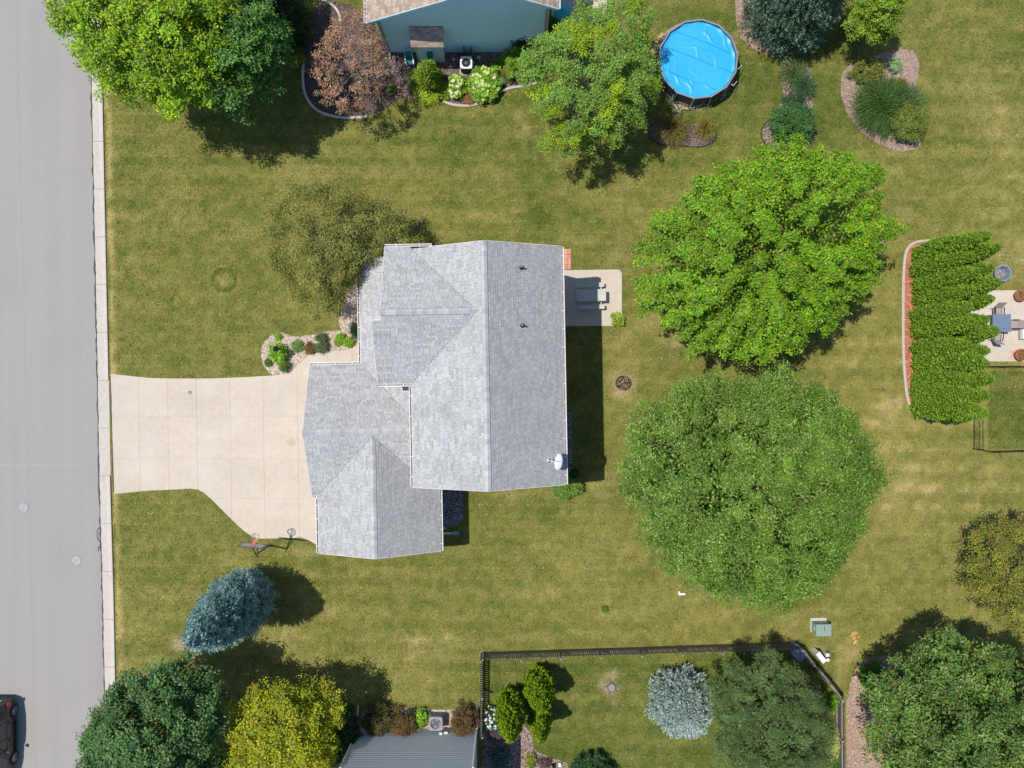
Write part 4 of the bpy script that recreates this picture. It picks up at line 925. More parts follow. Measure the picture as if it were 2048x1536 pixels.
# pump and hoses
pump = thing('filter_pump', 'blue and grey filter pump on the grass below the covered pool', 'pump', P(1354, 227)); po = Vector(P(1354, 227))
MB().cyl(-.10, .03, .02, .34, .10, .09, 14).build('filter_housing', M_teal, pump); MB().cyl(.12, -.02, .02, .26, .09, .08, 14).build('motor', mat('pump_blue', (.10, .22, .38), .5, .1, 4), pump)
MB().cyl(-.10, .03, .34, .38, .11, .10, 14).build('lid', M_bluegrey, pump); MB().obox((0, 0), .1, .27, .18, 0, .03).build('base_plate', M_grey, pump); MB().tube([(-.1, .03, .3), (.12, -.02, .24)], .03, 6).build('pipe', M_grey, pump)
def hose(pts, r, label, m):
    v = [Vector(P(*p)) for p in pts]; return tag(MB().tube(v, r, 8).build('pool_hose', m, smooth=True), label, 'hose')
M_hose = mat('pale_hose', (.62, .66, .64), .5, .06, 4)
hose([(1349.5, 184, .95), (1347, 190, .7), (1345, 198, .35), (1347, 206, .15), (1352, 213, .12), (1354, 218, .14), (1354, 223, .25)], .028, 'pale hose dropping from the pool wall to the left side of the pump', M_hose)
hose([(1360, 224, .25), (1361, 219, .22), (1366, 217, .14), (1376, 218.5, .07), (1386, 217.5, .07), (1389, 214, .08), (1393, 214.5, .1), (1400, 211.5, .15), (1407, 206, .35), (1417, 197.5, .8), (1421, 193, 1.0)], .028, 'white hose running right from the pump along the ground and up to the pool rim', M_hose)
# ring of tan edging blocks on the pool's left side
blk = thing('stone_edging', 'curved row of tan edging blocks along the left side of the pool', 'stone edging', P(1312, 110)); bo_ = Vector(P(1312, 110))
for i in range(15):
    a_ = math.radians(140+i*5.6); c_ = Vector(P(1389, 127)); r_ = 2.70; t = random.uniform(.8, 1.2)
    if i > 13: continue
    o = MB().obox((0, 0), 0, .11, .125, 0, .12, (t, t*random.uniform(.93, 1.02), t*.95), .02).build('block', M_block, blk)
    o.location = (c_.x+r_*math.cos(a_)-bo_.x, c_.y+r_*math.sin(a_)-bo_.y, random.uniform(0, .01)); o.rotation_euler = (0, 0, a_+random.uniform(-.05, .05))
pv = thing('paver_row', 'row of weathered tan pavers in the grass under the lower edge of the pool', 'pavers', P(1375, 212)); bo_ = Vector(P(1375, 212))
for i in range(26):
    a_ = math.radians(232+(i//2)*4.6); c_ = Vector(P(1389, 127)); r_ = 2.63+.19*(i % 2); t = random.uniform(.6, 1.1)
    o = MB().obox((0, 0), 0, .085, .085, 0, .05, (t, t*.93, t*.95), .01).build('paver', M_block, pv); o.location = (c_.x+r_*math.cos(a_)-bo_.x, c_.y+r_*math.sin(a_)-bo_.y, 0); o.rotation_euler = (0, 0, a_)
# salmon pavers beside the house
bp2 = thing('paver_pad', 'small pad of salmon coloured pavers against the house above the patio', 'pavers', P(1120, 520)); bo_ = Vector(P(1120, 520))
for i in range(5):
    for j in range(4):
        t = random.uniform(.82, 1.12); o = MB().obox((0, 0), 0, .118, .15, 0, .05, (t, t*random.uniform(.9, 1.1), t), .012).build('paver', M_brick, bp2)
        q = P(1106+i*8.0+random.uniform(-.3, .3), 503.5+j*10.2+random.uniform(-.4, .4)); o.location = (q[0]-bo_.x, q[1]-bo_.y, random.uniform(0, .01)); o.rotation_euler = (0, 0, random.uniform(-.04, .04))

# ---------------- picnic table on the patio
pt_ = thing('picnic_table', 'weathered wooden picnic table with two benches half in the house shadow', 'picnic table', P(1180, 593.5), TH)
def slat(par, y, z, w_, x0=-.9, x1=.9, t=.038): return MB().box(x0+random.uniform(-.008, .008), y-w_/2, z, x1+random.uniform(-.008, .008), y+w_/2, z+t).build('slat', M_wood, par)
ta = MB().box(-.75, -.33, .69, -.69, .33, .73).box(.69, -.33, .69, .75, .33, .73).build('tabletop', M_wood, pt_)
for i in range(5): slat(ta, -.29+i*.145, .732, .138)
for s_ in (-1, 1):
    be = MB().box(-.74, s_*.68-.13, .40, -.68, s_*.68+.13, .44).box(.68, s_*.68-.13, .40, .74, s_*.68+.13, .44).build('bench', M_wood, pt_)
    for k in range(2): slat(be, s_*.68+(-.068 if k else .068), .442, .13, -.84, .84)
for s_ in (-1, 1):
    mb = MB(); beam(mb, (s_*.66, -.8, .38), (s_*.66, .8, .38), .04, .09); mb.build('cross_beam', M_wood, pt_)
    for q in (-1, 1): mb = MB(); beam(mb, (s_*.62, q*.62, .02), (s_*.62, q*.2, .70), .04, .09); mb.build('leg', M_wood, pt_)

# ---------------- fire ring in the back lawn
fr = thing('fire_ring', 'round dark metal fire ring filled with ash and leaves behind the house', 'fire pit', P(1245.5, 766)); MB().ring(0, 0, 0, .22, .47, .44, 32).build('ring', mat('ring_steel', (.12, .12, .13), .7, .2, 6), fr)
mb = MB(); mb.cyl(0, 0, 0, .05, .435, n=24); mb.build('ash', M_ash, fr)
mb = MB()
for i in range(260):
    a_, r_ = random.uniform(0, 6.28), .42*math.sqrt(random.random()); c_ = random.choice([(1.3, 1.1, .6), (.8, .85, .4), (1.5, 1.3, 1.0), (.5, .4, .4), (1.1, .7, .45), (.8, 1.0, .4)])
    t = random.uniform(0, 3.14); s_ = random.uniform(.015, .04); x, y = r_*math.cos(a_), r_*math.sin(a_)
    mb.add([(x-s_*math.cos(t), y-s_*math.sin(t), .055), (x+s_*math.sin(t)*.6, y-s_*math.cos(t)*.6, .07), (x+s_*math.cos(t), y+s_*math.sin(t), .06+random.random()*.04), (x-s_*math.sin(t)*.6, y+s_*math.cos(t)*.6, .06)], [(0,1,2,3)], c_)
mb.build('debris', M_ash, fr, kind='stuff')
scatter('burnt_chips', [(1245+26*math.cos(t*.6), 764+26*math.sin(t*.6)) for t in range(11)], 60, .03, [(.3, .27, .24), (.5, .42, .3), (.15, .13, .12)], M_chip, tri=True, z=.02)

# ---------------- tree stump in the fenced yard
st = thing('tree_stump', 'low grey sawn tree stump on a bare patch inside the picket fence', 'tree stump', P(1223, 1374))
mb = MB(); mb.taper([(.30*math.cos(k*.4488)*(1+.12*math.sin(k*3)), .30*math.sin(k*.4488)*(1+.1*math.cos(k*2))) for k in range(14)], 0, [(.235*math.cos(k*.4488), .235*math.sin(k*.4488)) for k in range(14)], .11); mb.build('bark', M_bark, st)
MB().cyl(0, 0, .111, .118, .215, n=18).build('sawn_face', mat('sawn_wood', (.30, .27, .27), .9, .25, 14, .3, 60), st)
mb = MB()
for k in range(5): a_ = k*1.3+.4; mb.tube([(.2*math.cos(a_), .2*math.sin(a_), .05), (.5*math.cos(a_+.1), .5*math.sin(a_+.1), .015)], [.05, .015], 6)
mb.build('root', M_bark, st)

# ---------------- basketball hoop by the drive
hp_ = thing('basketball_hoop', 'basketball hoop with grey backboard and orange rim on the grass at the driveway edge', 'basketball hoop', P(541, 1083), math.radians(-5.5))
MB().box(-.13, -.35, 0, .13, -.09, .03).build('base_plate', M_dark, hp_)
MB().tube([(0, -.22, .1), (0, -.22, 2.55)], .05, 8).build('pole', M_dark, hp_)
mb = MB(); mb.tube([(-.05, -.22, 2.5), (-.09, .42, 3.05)], .025, 6); mb.tube([(.05, -.22, 2.3), (.09, .42, 2.85)], .025, 6); mb.tube([(0, -.45, 2.2), (0, .3, 3.2)], .03, 6); mb.build('arm', M_dark, hp_)
M_acr = mat('backboard_acrylic', (.42, .40, .42), .3, .05, 4); bbd = MB().box(-.66, .46, 2.84, .66, .485, 3.72).build('backboard', M_acr, hp_)
mb = MB(); mb.box(-.69, .445, 2.80, .69, .50, 2.84).box(-.69, .445, 3.72, .69, .50, 3.76).box(-.69, .445, 2.841, -.66, .50, 3.719).box(.66, .445, 2.841, .69, .50, 3.719); mb.build('frame', M_dark, bbd)
mb = MB(); mb.box(-.07, .487, 2.96, .07, .66, 3.03); mb.tube([(-.06, .6, 3.02), (-.12, .72, 3.05)], .012, 6); mb.build('rim_bracket', M_orange, hp_)
mb = MB(); n = 28; pts = [(.235*math.cos(2*math.pi*k/n), .90+.235*math.sin(2*math.pi*k/n), 3.05) for k in range(n+1)]; mb.tube(pts, .013, 6, cap=False); mb.build('rim', M_orange, hp_)
mb = MB(); nn = 12
for k in range(nn):
    for sgn in (1, -1):
        mb.tube([((.232-.11*t)*math.cos(2*math.pi*(k+sgn*t*1.6)/nn), .90+(.232-.11*t)*math.sin(2*math.pi*(k+sgn*t*1.6)/nn), 3.04-.42*t) for t in (0, .33, .66, 1)], .010, 4)
mb.build('net', M_net, hp_)

# ---------------- utility boxes
tb = thing('transformer_box', 'green metal utility transformer box on a concrete pad above the fence corner', 'utility box', P(1636, 1252), math.radians(1)); 
MB().box(-.50, -.36, 0, .50, .53, .09).build('pad', M_kerb, tb)
MB().prism([(-.45, -.33), (.45, -.33), (.45, .36), (-.45, .36)], .091, .78).build('cabinet', M_green, tb)
mb = MB(); mb.taper([(-.47, -.35), (.47, -.35), (.47, .38), (-.47, .38)], .782, [(-.46, -.34), (.46, -.34), (.46, .37), (-.46, .37)], .85); tl = mb.build('lid', M_green, tb)
MB().box(.03, .0, .851, .06, .25, .862).build('hinge', M_dark, tb); MB().box(-.456, -.05, .45, -.451, .13, .62).build('warning_label', M_white, tb)
ub = thing('utility_pedestal', 'pale grey cable pedestal cabinet leaning beside the fence corner', 'utility box', P(1631, 1305), math.radians(-52))
MB().box(-.34, -.13, 0, .34, .13, .80).build('cabinet', M_trim, ub); MB().box(-.36, -.15, .80, .36, .15, .86).build('lid', M_white, ub); MB().box(-.3, .132, .1, .3, .138, .7).build('door', M_grey, ub)
u2 = thing('utility_post', 'small square white utility post touching the pale pedestal cabinet', 'utility box', P(1648, 1304), math.radians(5)); MB().box(-.10, -.09, 0, .10, .09, .5).build('body', M_trim, u2); MB().box(-.11, -.10, .5, .11, .10, .53).build('cap', M_white, u2)
u3 = thing('utility_post', 'small round white cable post standing below the pale pedestal', 'utility box', P(1649, 1314)); MB().cyl(0, 0, 0, .5, .10, n=14).build('body', M_trim, u3); MB().cyl(0, 0, .5, .55, .115, .08, 14).build('cap', M_white, u3)
gb = thing('garden_shed_box', 'dark blue-grey storage box in the shaded corner of the picket fence', 'storage box', P(1588, 1297), math.radians(-42)); MB().box(-.42, -.32, 0, .42, .32, .70).build('body', M_bluegrey, gb); MB().box(-.45, -.35, .70, .45, .35, .76).build('lid', M_bluegrey, gb)
mk = thing('lawn_marker', 'white L-shaped corner block poking out from under the large grey-green tree', 'marker', P(1362, 1187)); MB().box(-.18, -.07, 0, .25, .05, .12).box(-.18, .051, 0, -.08, .17, .12).build('block', M_white, mk)

# manholes, drain cap
def manhole(a, b, lab, rot):
    t = thing('manhole_cover', lab, 'manhole cover', P(a, b), rot, 'manhole covers in the street'); MB().ring(0, 0, 0, .022, .31, .275, 28).build('ring', mat('manhole_ring', (.30, .28, .27), .8, .2, 9), t)
    MB().cyl(0, 0, 0, .018, .27, n=28).build('lid', mat('manhole_lid', (.42, .42, .44), .7, .2, 14), t); mb = MB()
    for i in range(-2, 3): mb.box(-.15, i*.07-.012, .0185, .15, i*.07+.012, .026)
    mb.build('rib', M_seam, t)
manhole(47, 1015, 'grey round manhole cover near the left edge of the street', .5); manhole(153, 1121, 'grey round manhole cover closer to the kerb', 0)
dr = thing('drain_cap', 'small dark round drain cap set in the driveway', 'drain cap', P(380, 785, .035)); MB().ring(0, 0, 0, .012, .12, .085, 18).build('ring', M_dark, dr); MB().cyl(0, 0, 0, .008, .08, n=16).build('lid', M_grey, dr)
wv = thing('valve_cover', 'small square grey valve cover in the lawn left of the red mulch', 'valve cover', P(1790, 801), .5); MB().obox((0, 0), 0, .11, .11, 0, .02).build('lid', M_grey, wv)

# fallen leaves
def leaf_pile(name, label, cat, px, py, r, n, cols, kind='stuff'):
    mb = MB(); c = P(px, py)
    for i in range(n):
        a_, q = random.uniform(0, 6.28), r*math.sqrt(random.random()); x, y = c[0]+q*math.cos(a_), c[1]+q*math.sin(a_); t = random.uniform(0, 6.28); s_ = random.uniform(.04, .09); z = random.uniform(.03, .07)
        mb.add([(x-s_*math.cos(t), y-s_*math.sin(t), z), (x+s_*math.sin(t)*.6, y-s_*math.cos(t)*.6, z+.02), (x+s_*math.cos(t), y+s_*math.sin(t), z+.01), (x-s_*math.sin(t)*.6, y+s_*math.cos(t)*.6, z)], [(0,1,2,3)], random.choice(cols))
    return tag(mb.build(name, M_petal), label, cat, kind=kind)
DRY = [(.85, .50, .16), (.75, .38, .12), (.8, .62, .30), (.60, .26, .10)]
leaf_pile('fallen_leaves', 'cluster of dry orange fallen leaves right of the utility boxes', 'fallen leaves', 1709, 1271, .26, 26, DRY); leaf_pile('fallen_leaves', 'cluster of dry orange fallen leaves', 'fallen leaves', 1709, 1284, .2, 16, DRY)
mb = MB()
for i in range(230):
    x, y = random.uniform(1000, 2040), random.uniform(250, 1500)
    if i < 60: x, y = random.uniform(230, 1000), random.uniform(330, 1330)
    if i > 150: x, y = random.uniform(1640, 2040), random.uniform(850, 1250)
    if any(inpoly(np.array([x]), np.array([y]), q)[0] for q in HARD): continue
    c = P(x, y); t = random.uniform(0, 6.28); s_ = random.uniform(.02, .045); z = .06; x, y = c[0], c[1]
    mb.add([(x-s_*math.cos(t), y-s_*math.sin(t), z), (x+s_*math.sin(t)*.6, y-s_*math.cos(t)*.6, z+.02), (x+s_*math.cos(t), y+s_*math.sin(t), z+.01), (x-s_*math.sin(t)*.6, y+s_*math.cos(t)*.6, z)], [(0,1,2,3)], random.choice(DRY+[(.9, .85, .7), (.8, .75, .55)]))
tag(mb.build('litter_leaves', M_petal), kind='stuff')

# ---------------- rear patio furniture on the right
pr = P(2000, 547); pit = thing('octagonal_fire_pit', 'octagonal blue-grey fire pit full of wood chips beside the tips of the hedge', 'fire pit', (*P(1998, 548)[:2], 0), .2)
o8 = lambda r: [(r*math.cos(math.pi/4*k), r*math.sin(math.pi/4*k)) for k in range(8)]
mb = MB(); vs = [(*p, .0) for p in o8(.42)]+[(*p, .38) for p in o8(.50)]+[(*p, .38) for p in o8(.43)]+[(*p, .12) for p in o8(.32)]; fs = [tuple(range(24, 32))]
for j in range(3):
    for k in range(8): fs.append((j*8+k, j*8+(k+1)%8, (j+1)*8+(k+1)%8, (j+1)*8+k))
mb.add(vs, fs).build('bowl', M_bluegrey, pit); mb = MB(); 
for k in range(8): a, b = o8(.52)[k], o8(.52)[(k+1)%8]; beam(mb, (*a, .39), (*b, .39), .05, .03)
mb.build('rim', M_grey, pit); mb = MB()
for i in range(120):
    a_, r_ = random.uniform(0, 6.28), .36*math.sqrt(random.random()); t = random.uniform(0, 3.14); s_ = random.uniform(.02, .06); x, y = r_*math.cos(a_), r_*math.sin(a_); z = .16+.08*(1-r_/.4)
    mb.add([(x-s_*math.cos(t), y-s_*math.sin(t), z), (x+.012*math.sin(t), y-.012*math.cos(t), z+.03), (x+s_*math.cos(t), y+s_*math.sin(t), z+.02), (x-.012*math.sin(t), y+.012*math.cos(t), z)], [(0,1,2,3)], random.choice([(1.7, 1.3, .9), (2.2, 1.9, 1.6), (.5, .4, .35), (1.2, .8, .5)]))
mb.build('wood_chips', M_ash, pit, kind='stuff')
dt = thing('patio_table', 'square blue-grey metal table beside the hedge on the right-hand patio', 'table', P(1988, 648))
MB().box(-.56, -.55, .70, .56, .55, .73).build('tabletop', M_bluegrey, dt)
for a_ in (-1, 1):
    for b_ in (-1, 1): MB().box(a_*.5-.02, b_*.5-.02, 0, a_*.5+.02, b_*.5+.02, .70).build('leg', M_dark, dt)
MB().ring(.12, -.32, .731, .742, .035, .015, 12).build('parasol_hole', M_black, dt)
def chair(label, loc, rz, name='patio_chair', m=M_taupe, group='chairs round the patio table'):
    c = thing(name, label, 'chair', loc, rz, group)
    MB().box(-.25, -.24, .40, .25, .24, .43).build('seat', m, c)
    mb = MB(); mb.add([(-.25, .22, .45), (.25, .22, .45), (.25, .50, .95), (-.25, .50, .95), (-.25, .25, .44), (.25, .25, .44), (.25, .53, .94), (-.25, .53, .94)], [(0,1,2,3),(7,6,5,4),(0,4,5,1),(1,5,6,2),(2,6,7,3),(3,7,4,0)]); mb.build('backrest', m, c)
    for a_ in (-1, 1):
        for y in (-.22, .22): MB().tube([(a_*.27, y, 0), (a_*.27, y, .62 if y < 0 else .66)], .014, 6).build('leg', M_dark, c)
        MB().box(a_*.27-.025, -.25, .63, a_*.27+.025, .26, .66).build('armrest', M_dark, c)
    return c
chair('taupe patio chair on the right side of the blue-grey table', P(2018, 650), math.radians(-90)); chair('taupe patio chair above the blue-grey table, tucked at the hedge tip', P(1986, 625), 0); chair('taupe patio chair below the blue-grey table', P(1984, 674), math.radians(172)); chair('patio chair left of the blue-grey table, mostly hidden by the hedge', P(1958, 650), math.radians(90))
sf = thing('outdoor_sofa', 'cream cushioned outdoor seat cut off by the right edge of the patio', 'sofa', P(2053, 668)); MB().box(-.52, -.34, .18, .52, .34, .40).build('cushion', M_cush, sf); MB().box(-.55, -.37, .05, .55, .37, .178).build('frame', M_grey, sf)
for a, b, lab in ((2033, 592, 'round terracotta planter with mixed flowers at the top of the right-hand patio'), (2034, 710, 'round terracotta planter with red flowers at the bottom of the right-hand patio')):
    pl = thing('flower_planter', lab, 'planter', P(a, b), 0, 'planters on the right-hand patio'); MB().cyl(0, 0, 0, .38, .24, .36, 20).build('pot', M_terra, pl); MB().ring(0, 0, .38, .42, .38, .33, 20).build('rim', M_terra, pl)
    mb = MB()
    for i in range(260):
        a_, r_ = random.uniform(0, 6.28), .31*math.sqrt(random.random()); t = random.uniform(0, 3.14); s_ = random.uniform(.02, .045); x, y = r_*math.cos(a_), r_*math.sin(a_); z = .40+random.uniform(0, .12)
        mb.add([(x-s_*math.cos(t), y-s_*math.sin(t), z), (x+.02*math.sin(t), y-.02*math.cos(t), z+.03), (x+s_*math.cos(t), y+s_*math.sin(t), z+.02), (x-.02*math.sin(t), y+.02*math.cos(t), z)], [(0,1,2,3)], random.choice([(.08, .14, .03), (.10, .18, .04), (.16, .20, .05), (.7, .08, .05), (.75, .35, .08), (.20, .08, .05)]))
    mb.build('flowers', M_petal, pl)
tw = thing('pink_towel', 'crumpled pink towel on the concrete beside the lower planter', 'towel', P(2028, 706), .3)
mb = MB(); n = 9; vs = [((i/8-.5)*.44*(1+.2*math.sin(j)), (j/8-.5)*.36*(1+.25*math.sin(i*1.3)), .06+.05*math.sin(i*1.9+j)*math.cos(j*1.4)) for i in range(n) for j in range(n)]
mb.add(vs, [(i*n+j, (i+1)*n+j, (i+1)*n+j+1, i*n+j+1) for i in range(n-1) for j in range(n-1)]).build('cloth', M_pink, tw, smooth=True)

# ---------------- things behind the tan-roofed house
def ac_unit(label, a, b, rz, s, h, mt, mside, grill=M_dark):
    u = thing('air_conditioner', label, 'air conditioner', P(a, b), rz); bv = .08
    oc = lambda k: [(-k+bv, -k), (k-bv, -k), (k, -k+bv), (k, k-bv), (k-bv, k), (-k+bv, k), (-k, k-bv), (-k, -k+bv)]
    MB().prism([(-s-.08, -s-.08), (s+.08, -s-.08), (s+.08, s+.08), (-s-.08, s+.08)], 0, .07).build('pad', M_kerb, u)
    MB().prism(oc(s-.02), .072, h-.1).build('body', mside, u); gl = MB()
    for k in range(-7, 8):
        for sg in (-1, 1): gl.box(k*.045-.008, sg*s-.006-.012*sg, .14, k*.045+.008, sg*s+.006-.012*sg, h-.14); gl.box(sg*s-.006-.012*sg, k*.045-.008, .14, sg*s+.006-.012*sg, k*.045+.008, h-.14)
    gl.build('side_louvre', mside, u)
    top = MB(); n = 32; ri = s*.76; vs = []; fs = []
    for k in range(n):
        t = 2*math.pi*k/n; c_, s_ = math.cos(t), math.sin(t); q = s/max(abs(c_), abs(s_)); q = min(q, s*1.30); vs += [(q*c_, q*s_, h-.1), (q*c_, q*s_, h), (ri*c_, ri*s_, h), (ri*c_, ri*s_, h-.14)]
    for k in range(n):
        for j in range(3): fs.append((4*k+j, 4*((k+1)%n)+j, 4*((k+1)%n)+j+1, 4*k+j+1))
    top.add(vs, fs).build('top_panel', mt, u)
    MB().cyl(0, 0, h-.16, h-.14, ri*.99, n=24).build('fan_well', M_silver if mt is M_white else M_black, u)
    fb = MB()
    for k in range(4):
        t = k*math.pi/2+.4; fb.add([(.04*math.cos(t), .04*math.sin(t), h-.12), (ri*.9*math.cos(t-.3), ri*.9*math.sin(t-.3), h-.12), (ri*.92*math.cos(t+.25), ri*.92*math.sin(t+.25), h-.07), (.05*math.cos(t+1), .05*math.sin(t+1), h-.08)], [(0,1,2,3)])
    fb.build('fan_blade', grill, u); MB().cyl(0, 0, h-.13, h-.04, .09, n=14).build('hub', M_silver, u)
    gr = MB()
    for rr in (.25, .5, .75, .97):
        gr.tube([(ri*rr*math.cos(2*math.pi*k/24), ri*rr*math.sin(2*math.pi*k/24), h-.01) for k in range(25)], .005, 4, cap=False)
    for k in range(8): t = k*math.pi/8; gr.tube([(-ri*math.cos(t), -ri*math.sin(t), h-.01), (ri*math.cos(t), ri*math.sin(t), h-.01)], .004, 4)
    gr.build('fan_grille', grill, u); return u
ac_unit('white topped air conditioner on the mulch below the pale blue wall', 934, 137, 0, .37, .85, M_white, M_dark)
ac_unit('grey air conditioner with black fan beside the bottom house', 874, 1435, 0, .42, .85, mat('ac_grey', (.30, .30, .31), .5, .05, 4), M_grey)
for a, b, s_, lab in ((865, 1467, .07, 'small white meter box low on the grey wall right of the conditioner'),):
    t = thing('meter_box', lab, 'meter box', P(887, 1462, .5)); MB().box(-.22, -.06, 0, -.06, .06, .35).build('box', M_white, t); MB().box(.05, -.05, .1, .28, .07, .28).build('cover', M_trim, t); MB().tube([(-.14, 0, 0), (-.14, .02, -.5)], .02, 6).build('conduit', M_grey, t)
for i, (a, b, lab) in enumerate(((907, 119, 'small square stepping stone upper left of the white conditioner'), (901, 134, 'small square stepping stone lower left of the white conditioner'), (958, 115, 'small square stepping stone right of the white conditioner'))):
    t = MB().obox((0, 0), math.radians(45+i*6), .10, .10, 0, .03).build('stepping_stone', M_kerb); t.location = P(a, b, .012); tag(t, lab, 'stepping stone', 'stepping stones round the conditioner')
gc = thing('garden_chair', 'white framed garden chair with green webbing on the shaded mulch', 'chair', P(821, 128), .15)
mb = MB(); mb.tube([(-.22, -.25, .02), (-.22, -.22, .40), (-.22, .22, .42), (-.22, .42, .95), (.22, .42, .95), (.22, .22, .42), (.22, -.22, .40), (.22, -.25, .02)], .018, 6); mb.build('frame', M_white, gc)
MB().box(-.20, -.22, .40, .20, .20, .42).build('seat', M_teal, gc); MB().add([(-.2, .22, .45), (.2, .22, .45), (.2, .41, .9), (-.2, .41, .9)], [(0,1,2,3)]).build('backrest', M_teal, gc)
for s_ in (-1, 1): MB().box(s_*.24-.03, -.24, .60, s_*.24+.03, .26, .62).build('armrest', M_white, gc)
for s_ in (-1, 1): MB().tube([(s_*.22, .25, .02), (s_*.22, .18, .42)], .018, 6).build('leg', M_white, gc)
hr = thing('hose_reel', 'teal hose reel against the pale blue wall above the conditioner', 'hose reel', P(936, 106)); MB().box(-.26, -.12, .25, -.20, .16, .85).build('side_panel', M_teal, hr); MB().box(.20, -.12, .25, .26, .16, .85).build('side_panel', M_teal, hr)
mb = MB(); mb.tube([(-.19, .02, .6), (.19, .02, .6)], .12, 12); mb.build('drum', M_grey, hr); MB().tube([(-.24, -.1, .26), (-.24, -.16, 0)], .02, 6).tube([(.24, -.1, .26), (.24, -.16, 0)], .02, 6).build('leg', M_teal, hr)
tr = thing('wire_trellis', 'low arched black wire trellis against the pale blue wall', 'trellis', P(986, 104)); mb = MB()
mb.tube([(-.32, 0, 0), (-.32, 0, .5), (-.2, 0, .66), (0, 0, .72), (.2, 0, .66), (.32, 0, .5), (.32, 0, 0)], .012, 5); mb.build('hoop', M_black, tr); MB().tube([(-.32, 0, .35), (.32, 0, .35)], .008, 5).build('crossbar', M_black, tr)
um = thing('garden_parasol', 'small teal parasol in the house shadow behind the mixed tree', 'parasol', P(1122, 44)); MB().cyl(0, 0, 0, 1.5, .02, n=8).build('pole', M_dark, um); MB().cyl(0, 0, 1.25, 1.6, .55, .03, 8).build('canopy', mat('teal_canvas', (.05, .45, .50), .8, .1, 4), um)
wp = thing('patio_post', 'short white post at the corner of the sunlit concrete beside the mixed tree', 'post', P(1197, 38)); MB().box(-.07, -.07, 0, .07, .07, .6).build('shaft', M_white, wp); MB().box(-.09, -.09, .6, .09, .09, .66).build('cap', M_white, wp)
gl_ = thing('path_lamp', 'small dark lamp post standing in the bright round shrub of the stone bed', 'garden lamp', P(566, 700)); MB().cyl(0, 0, 0, 1.25, .03, n=8).build('post', M_dark, gl_); MB().box(-.11, -.11, 1.25, .11, .11, 1.5).build('lamp_head', M_dark, gl_); MB().taper([(-.15, -.15), (.15, -.15), (.15, .15), (-.15, .15)], 1.5, [(-.02, -.02), (.02, -.02), (.02, .02), (-.02, .02)], 1.6).build('lamp_cap', M_black, gl_)
for a, b, lab in ((1107, 1530, 'orange-yellow square garden ornament at the bottom edge'), (1119, 1528, 'white square garden ornament at the bottom edge')):
    t = MB().obox((0, 0), .2, .09, .12, 0, .15).build('garden_ornament', M_white if 'white' in lab else M_block); t.location = P(a, b); tag(t, lab, 'garden ornament')
gh = tag(MB().tube([P(1071, 1520, .03), P(1078, 1527, .03), P(1086, 1533, .03), P(1094, 1545, .03)], .02, 6).build('garden_hose', M_bluegrey), 'short length of blue garden hose on the mulch at the bottom edge', 'hose')

# ---------------- parked car on the street
car = thing('parked_car', 'dark brown sport utility car parked at the lower left corner of the street', 'car', (-31.78, -21.75, 0))
HWc = .93
secs = [  # y (rear +), half width, z_bottom, z_belt, z_top, half width at top
 (2.36, .70, .42, .72, .74, .60), (2.30, .82, .34, .88, .92, .70), (2.16, .89, .28, 1.00, 1.30, .60), (1.85, .92, .26, 1.03, 1.58, .66), (1.2, .93, .25, 1.02, 1.68, .70), (0.2, .93, .25, 1.00, 1.69, .71),
 (-.45, .93, .25, .98, 1.63, .68), (-.95, .93, .25, .97, 1.32, .60), (-1.25, .92, .25, .96, 1.02, .66), (-1.8, .90, .26, .90, .94, .62), (-2.2, .84, .30, .78, .82, .55), (-2.36, .70, .40, .60, .64, .50)]
def ring_(s_):
    y, hwid, zb, zm, ztp, ht = s_
    half = [(hwid*.86, zb), (hwid, zb+.12), (hwid*1.0, zb+.35*(zm-zb)+.1), (hwid*.985, zm-.06), (hwid*.93, zm), (ht+.04, ztp-.05), (ht-.06, ztp)]
    return [(x, y, z) for x, z in half]+[(-x, y, z) for x, z in half[::-1]]
vs = []; 
for s_ in secs: vs += ring_(s_)
m_ = 14; fs = []
for i in range(len(secs)-1):
    for k in range(m_): fs.append((i*m_+k, i*m_+(k+1)%m_, (i+1)*m_+(k+1)%m_, (i+1)*m_+k))
fs += [tuple(range(m_)), tuple(range((len(secs)-1)*m_, len(secs)*m_))[::-1]]
body = MB().add(vs, fs).build('body', M_car, car, smooth=True)
body.data.polygons.foreach_set('use_smooth', [True]*len(body.data.polygons)); bv_ = body.modifiers.new('bevel', 'BEVEL'); bv_.width = .02; bv_.segments = 2; bv_.limit_method = 'ANGLE'
def side_glass(y0, y1, sx, name='side_window'):
    def at(y, f):
        for i in range(len(secs)-1):
            if secs[i+1][0] <= y <= secs[i][0]:
                t = (y-secs[i+1][0])/(secs[i][0]-secs[i+1][0]); A, B = secs[i+1], secs[i]; g = [A[j]+(B[j]-A[j])*t for j in range(6)]
                x0, z0, x1, z1 = g[1]*.93, g[3], g[5]+.04, g[4]-.05; return (sx*(x0+(x1-x0)*f+.012), y, z0+(z1-z0)*f+.006)
    mb = MB(); mb.add([at(y0, .12), at(y1, .12), at(y1-.03, .9), at(y0-.06, .9)], [(0,1,2,3) if sx < 0 else (3,2,1,0)]); return mb.build(name, M_glass, car)
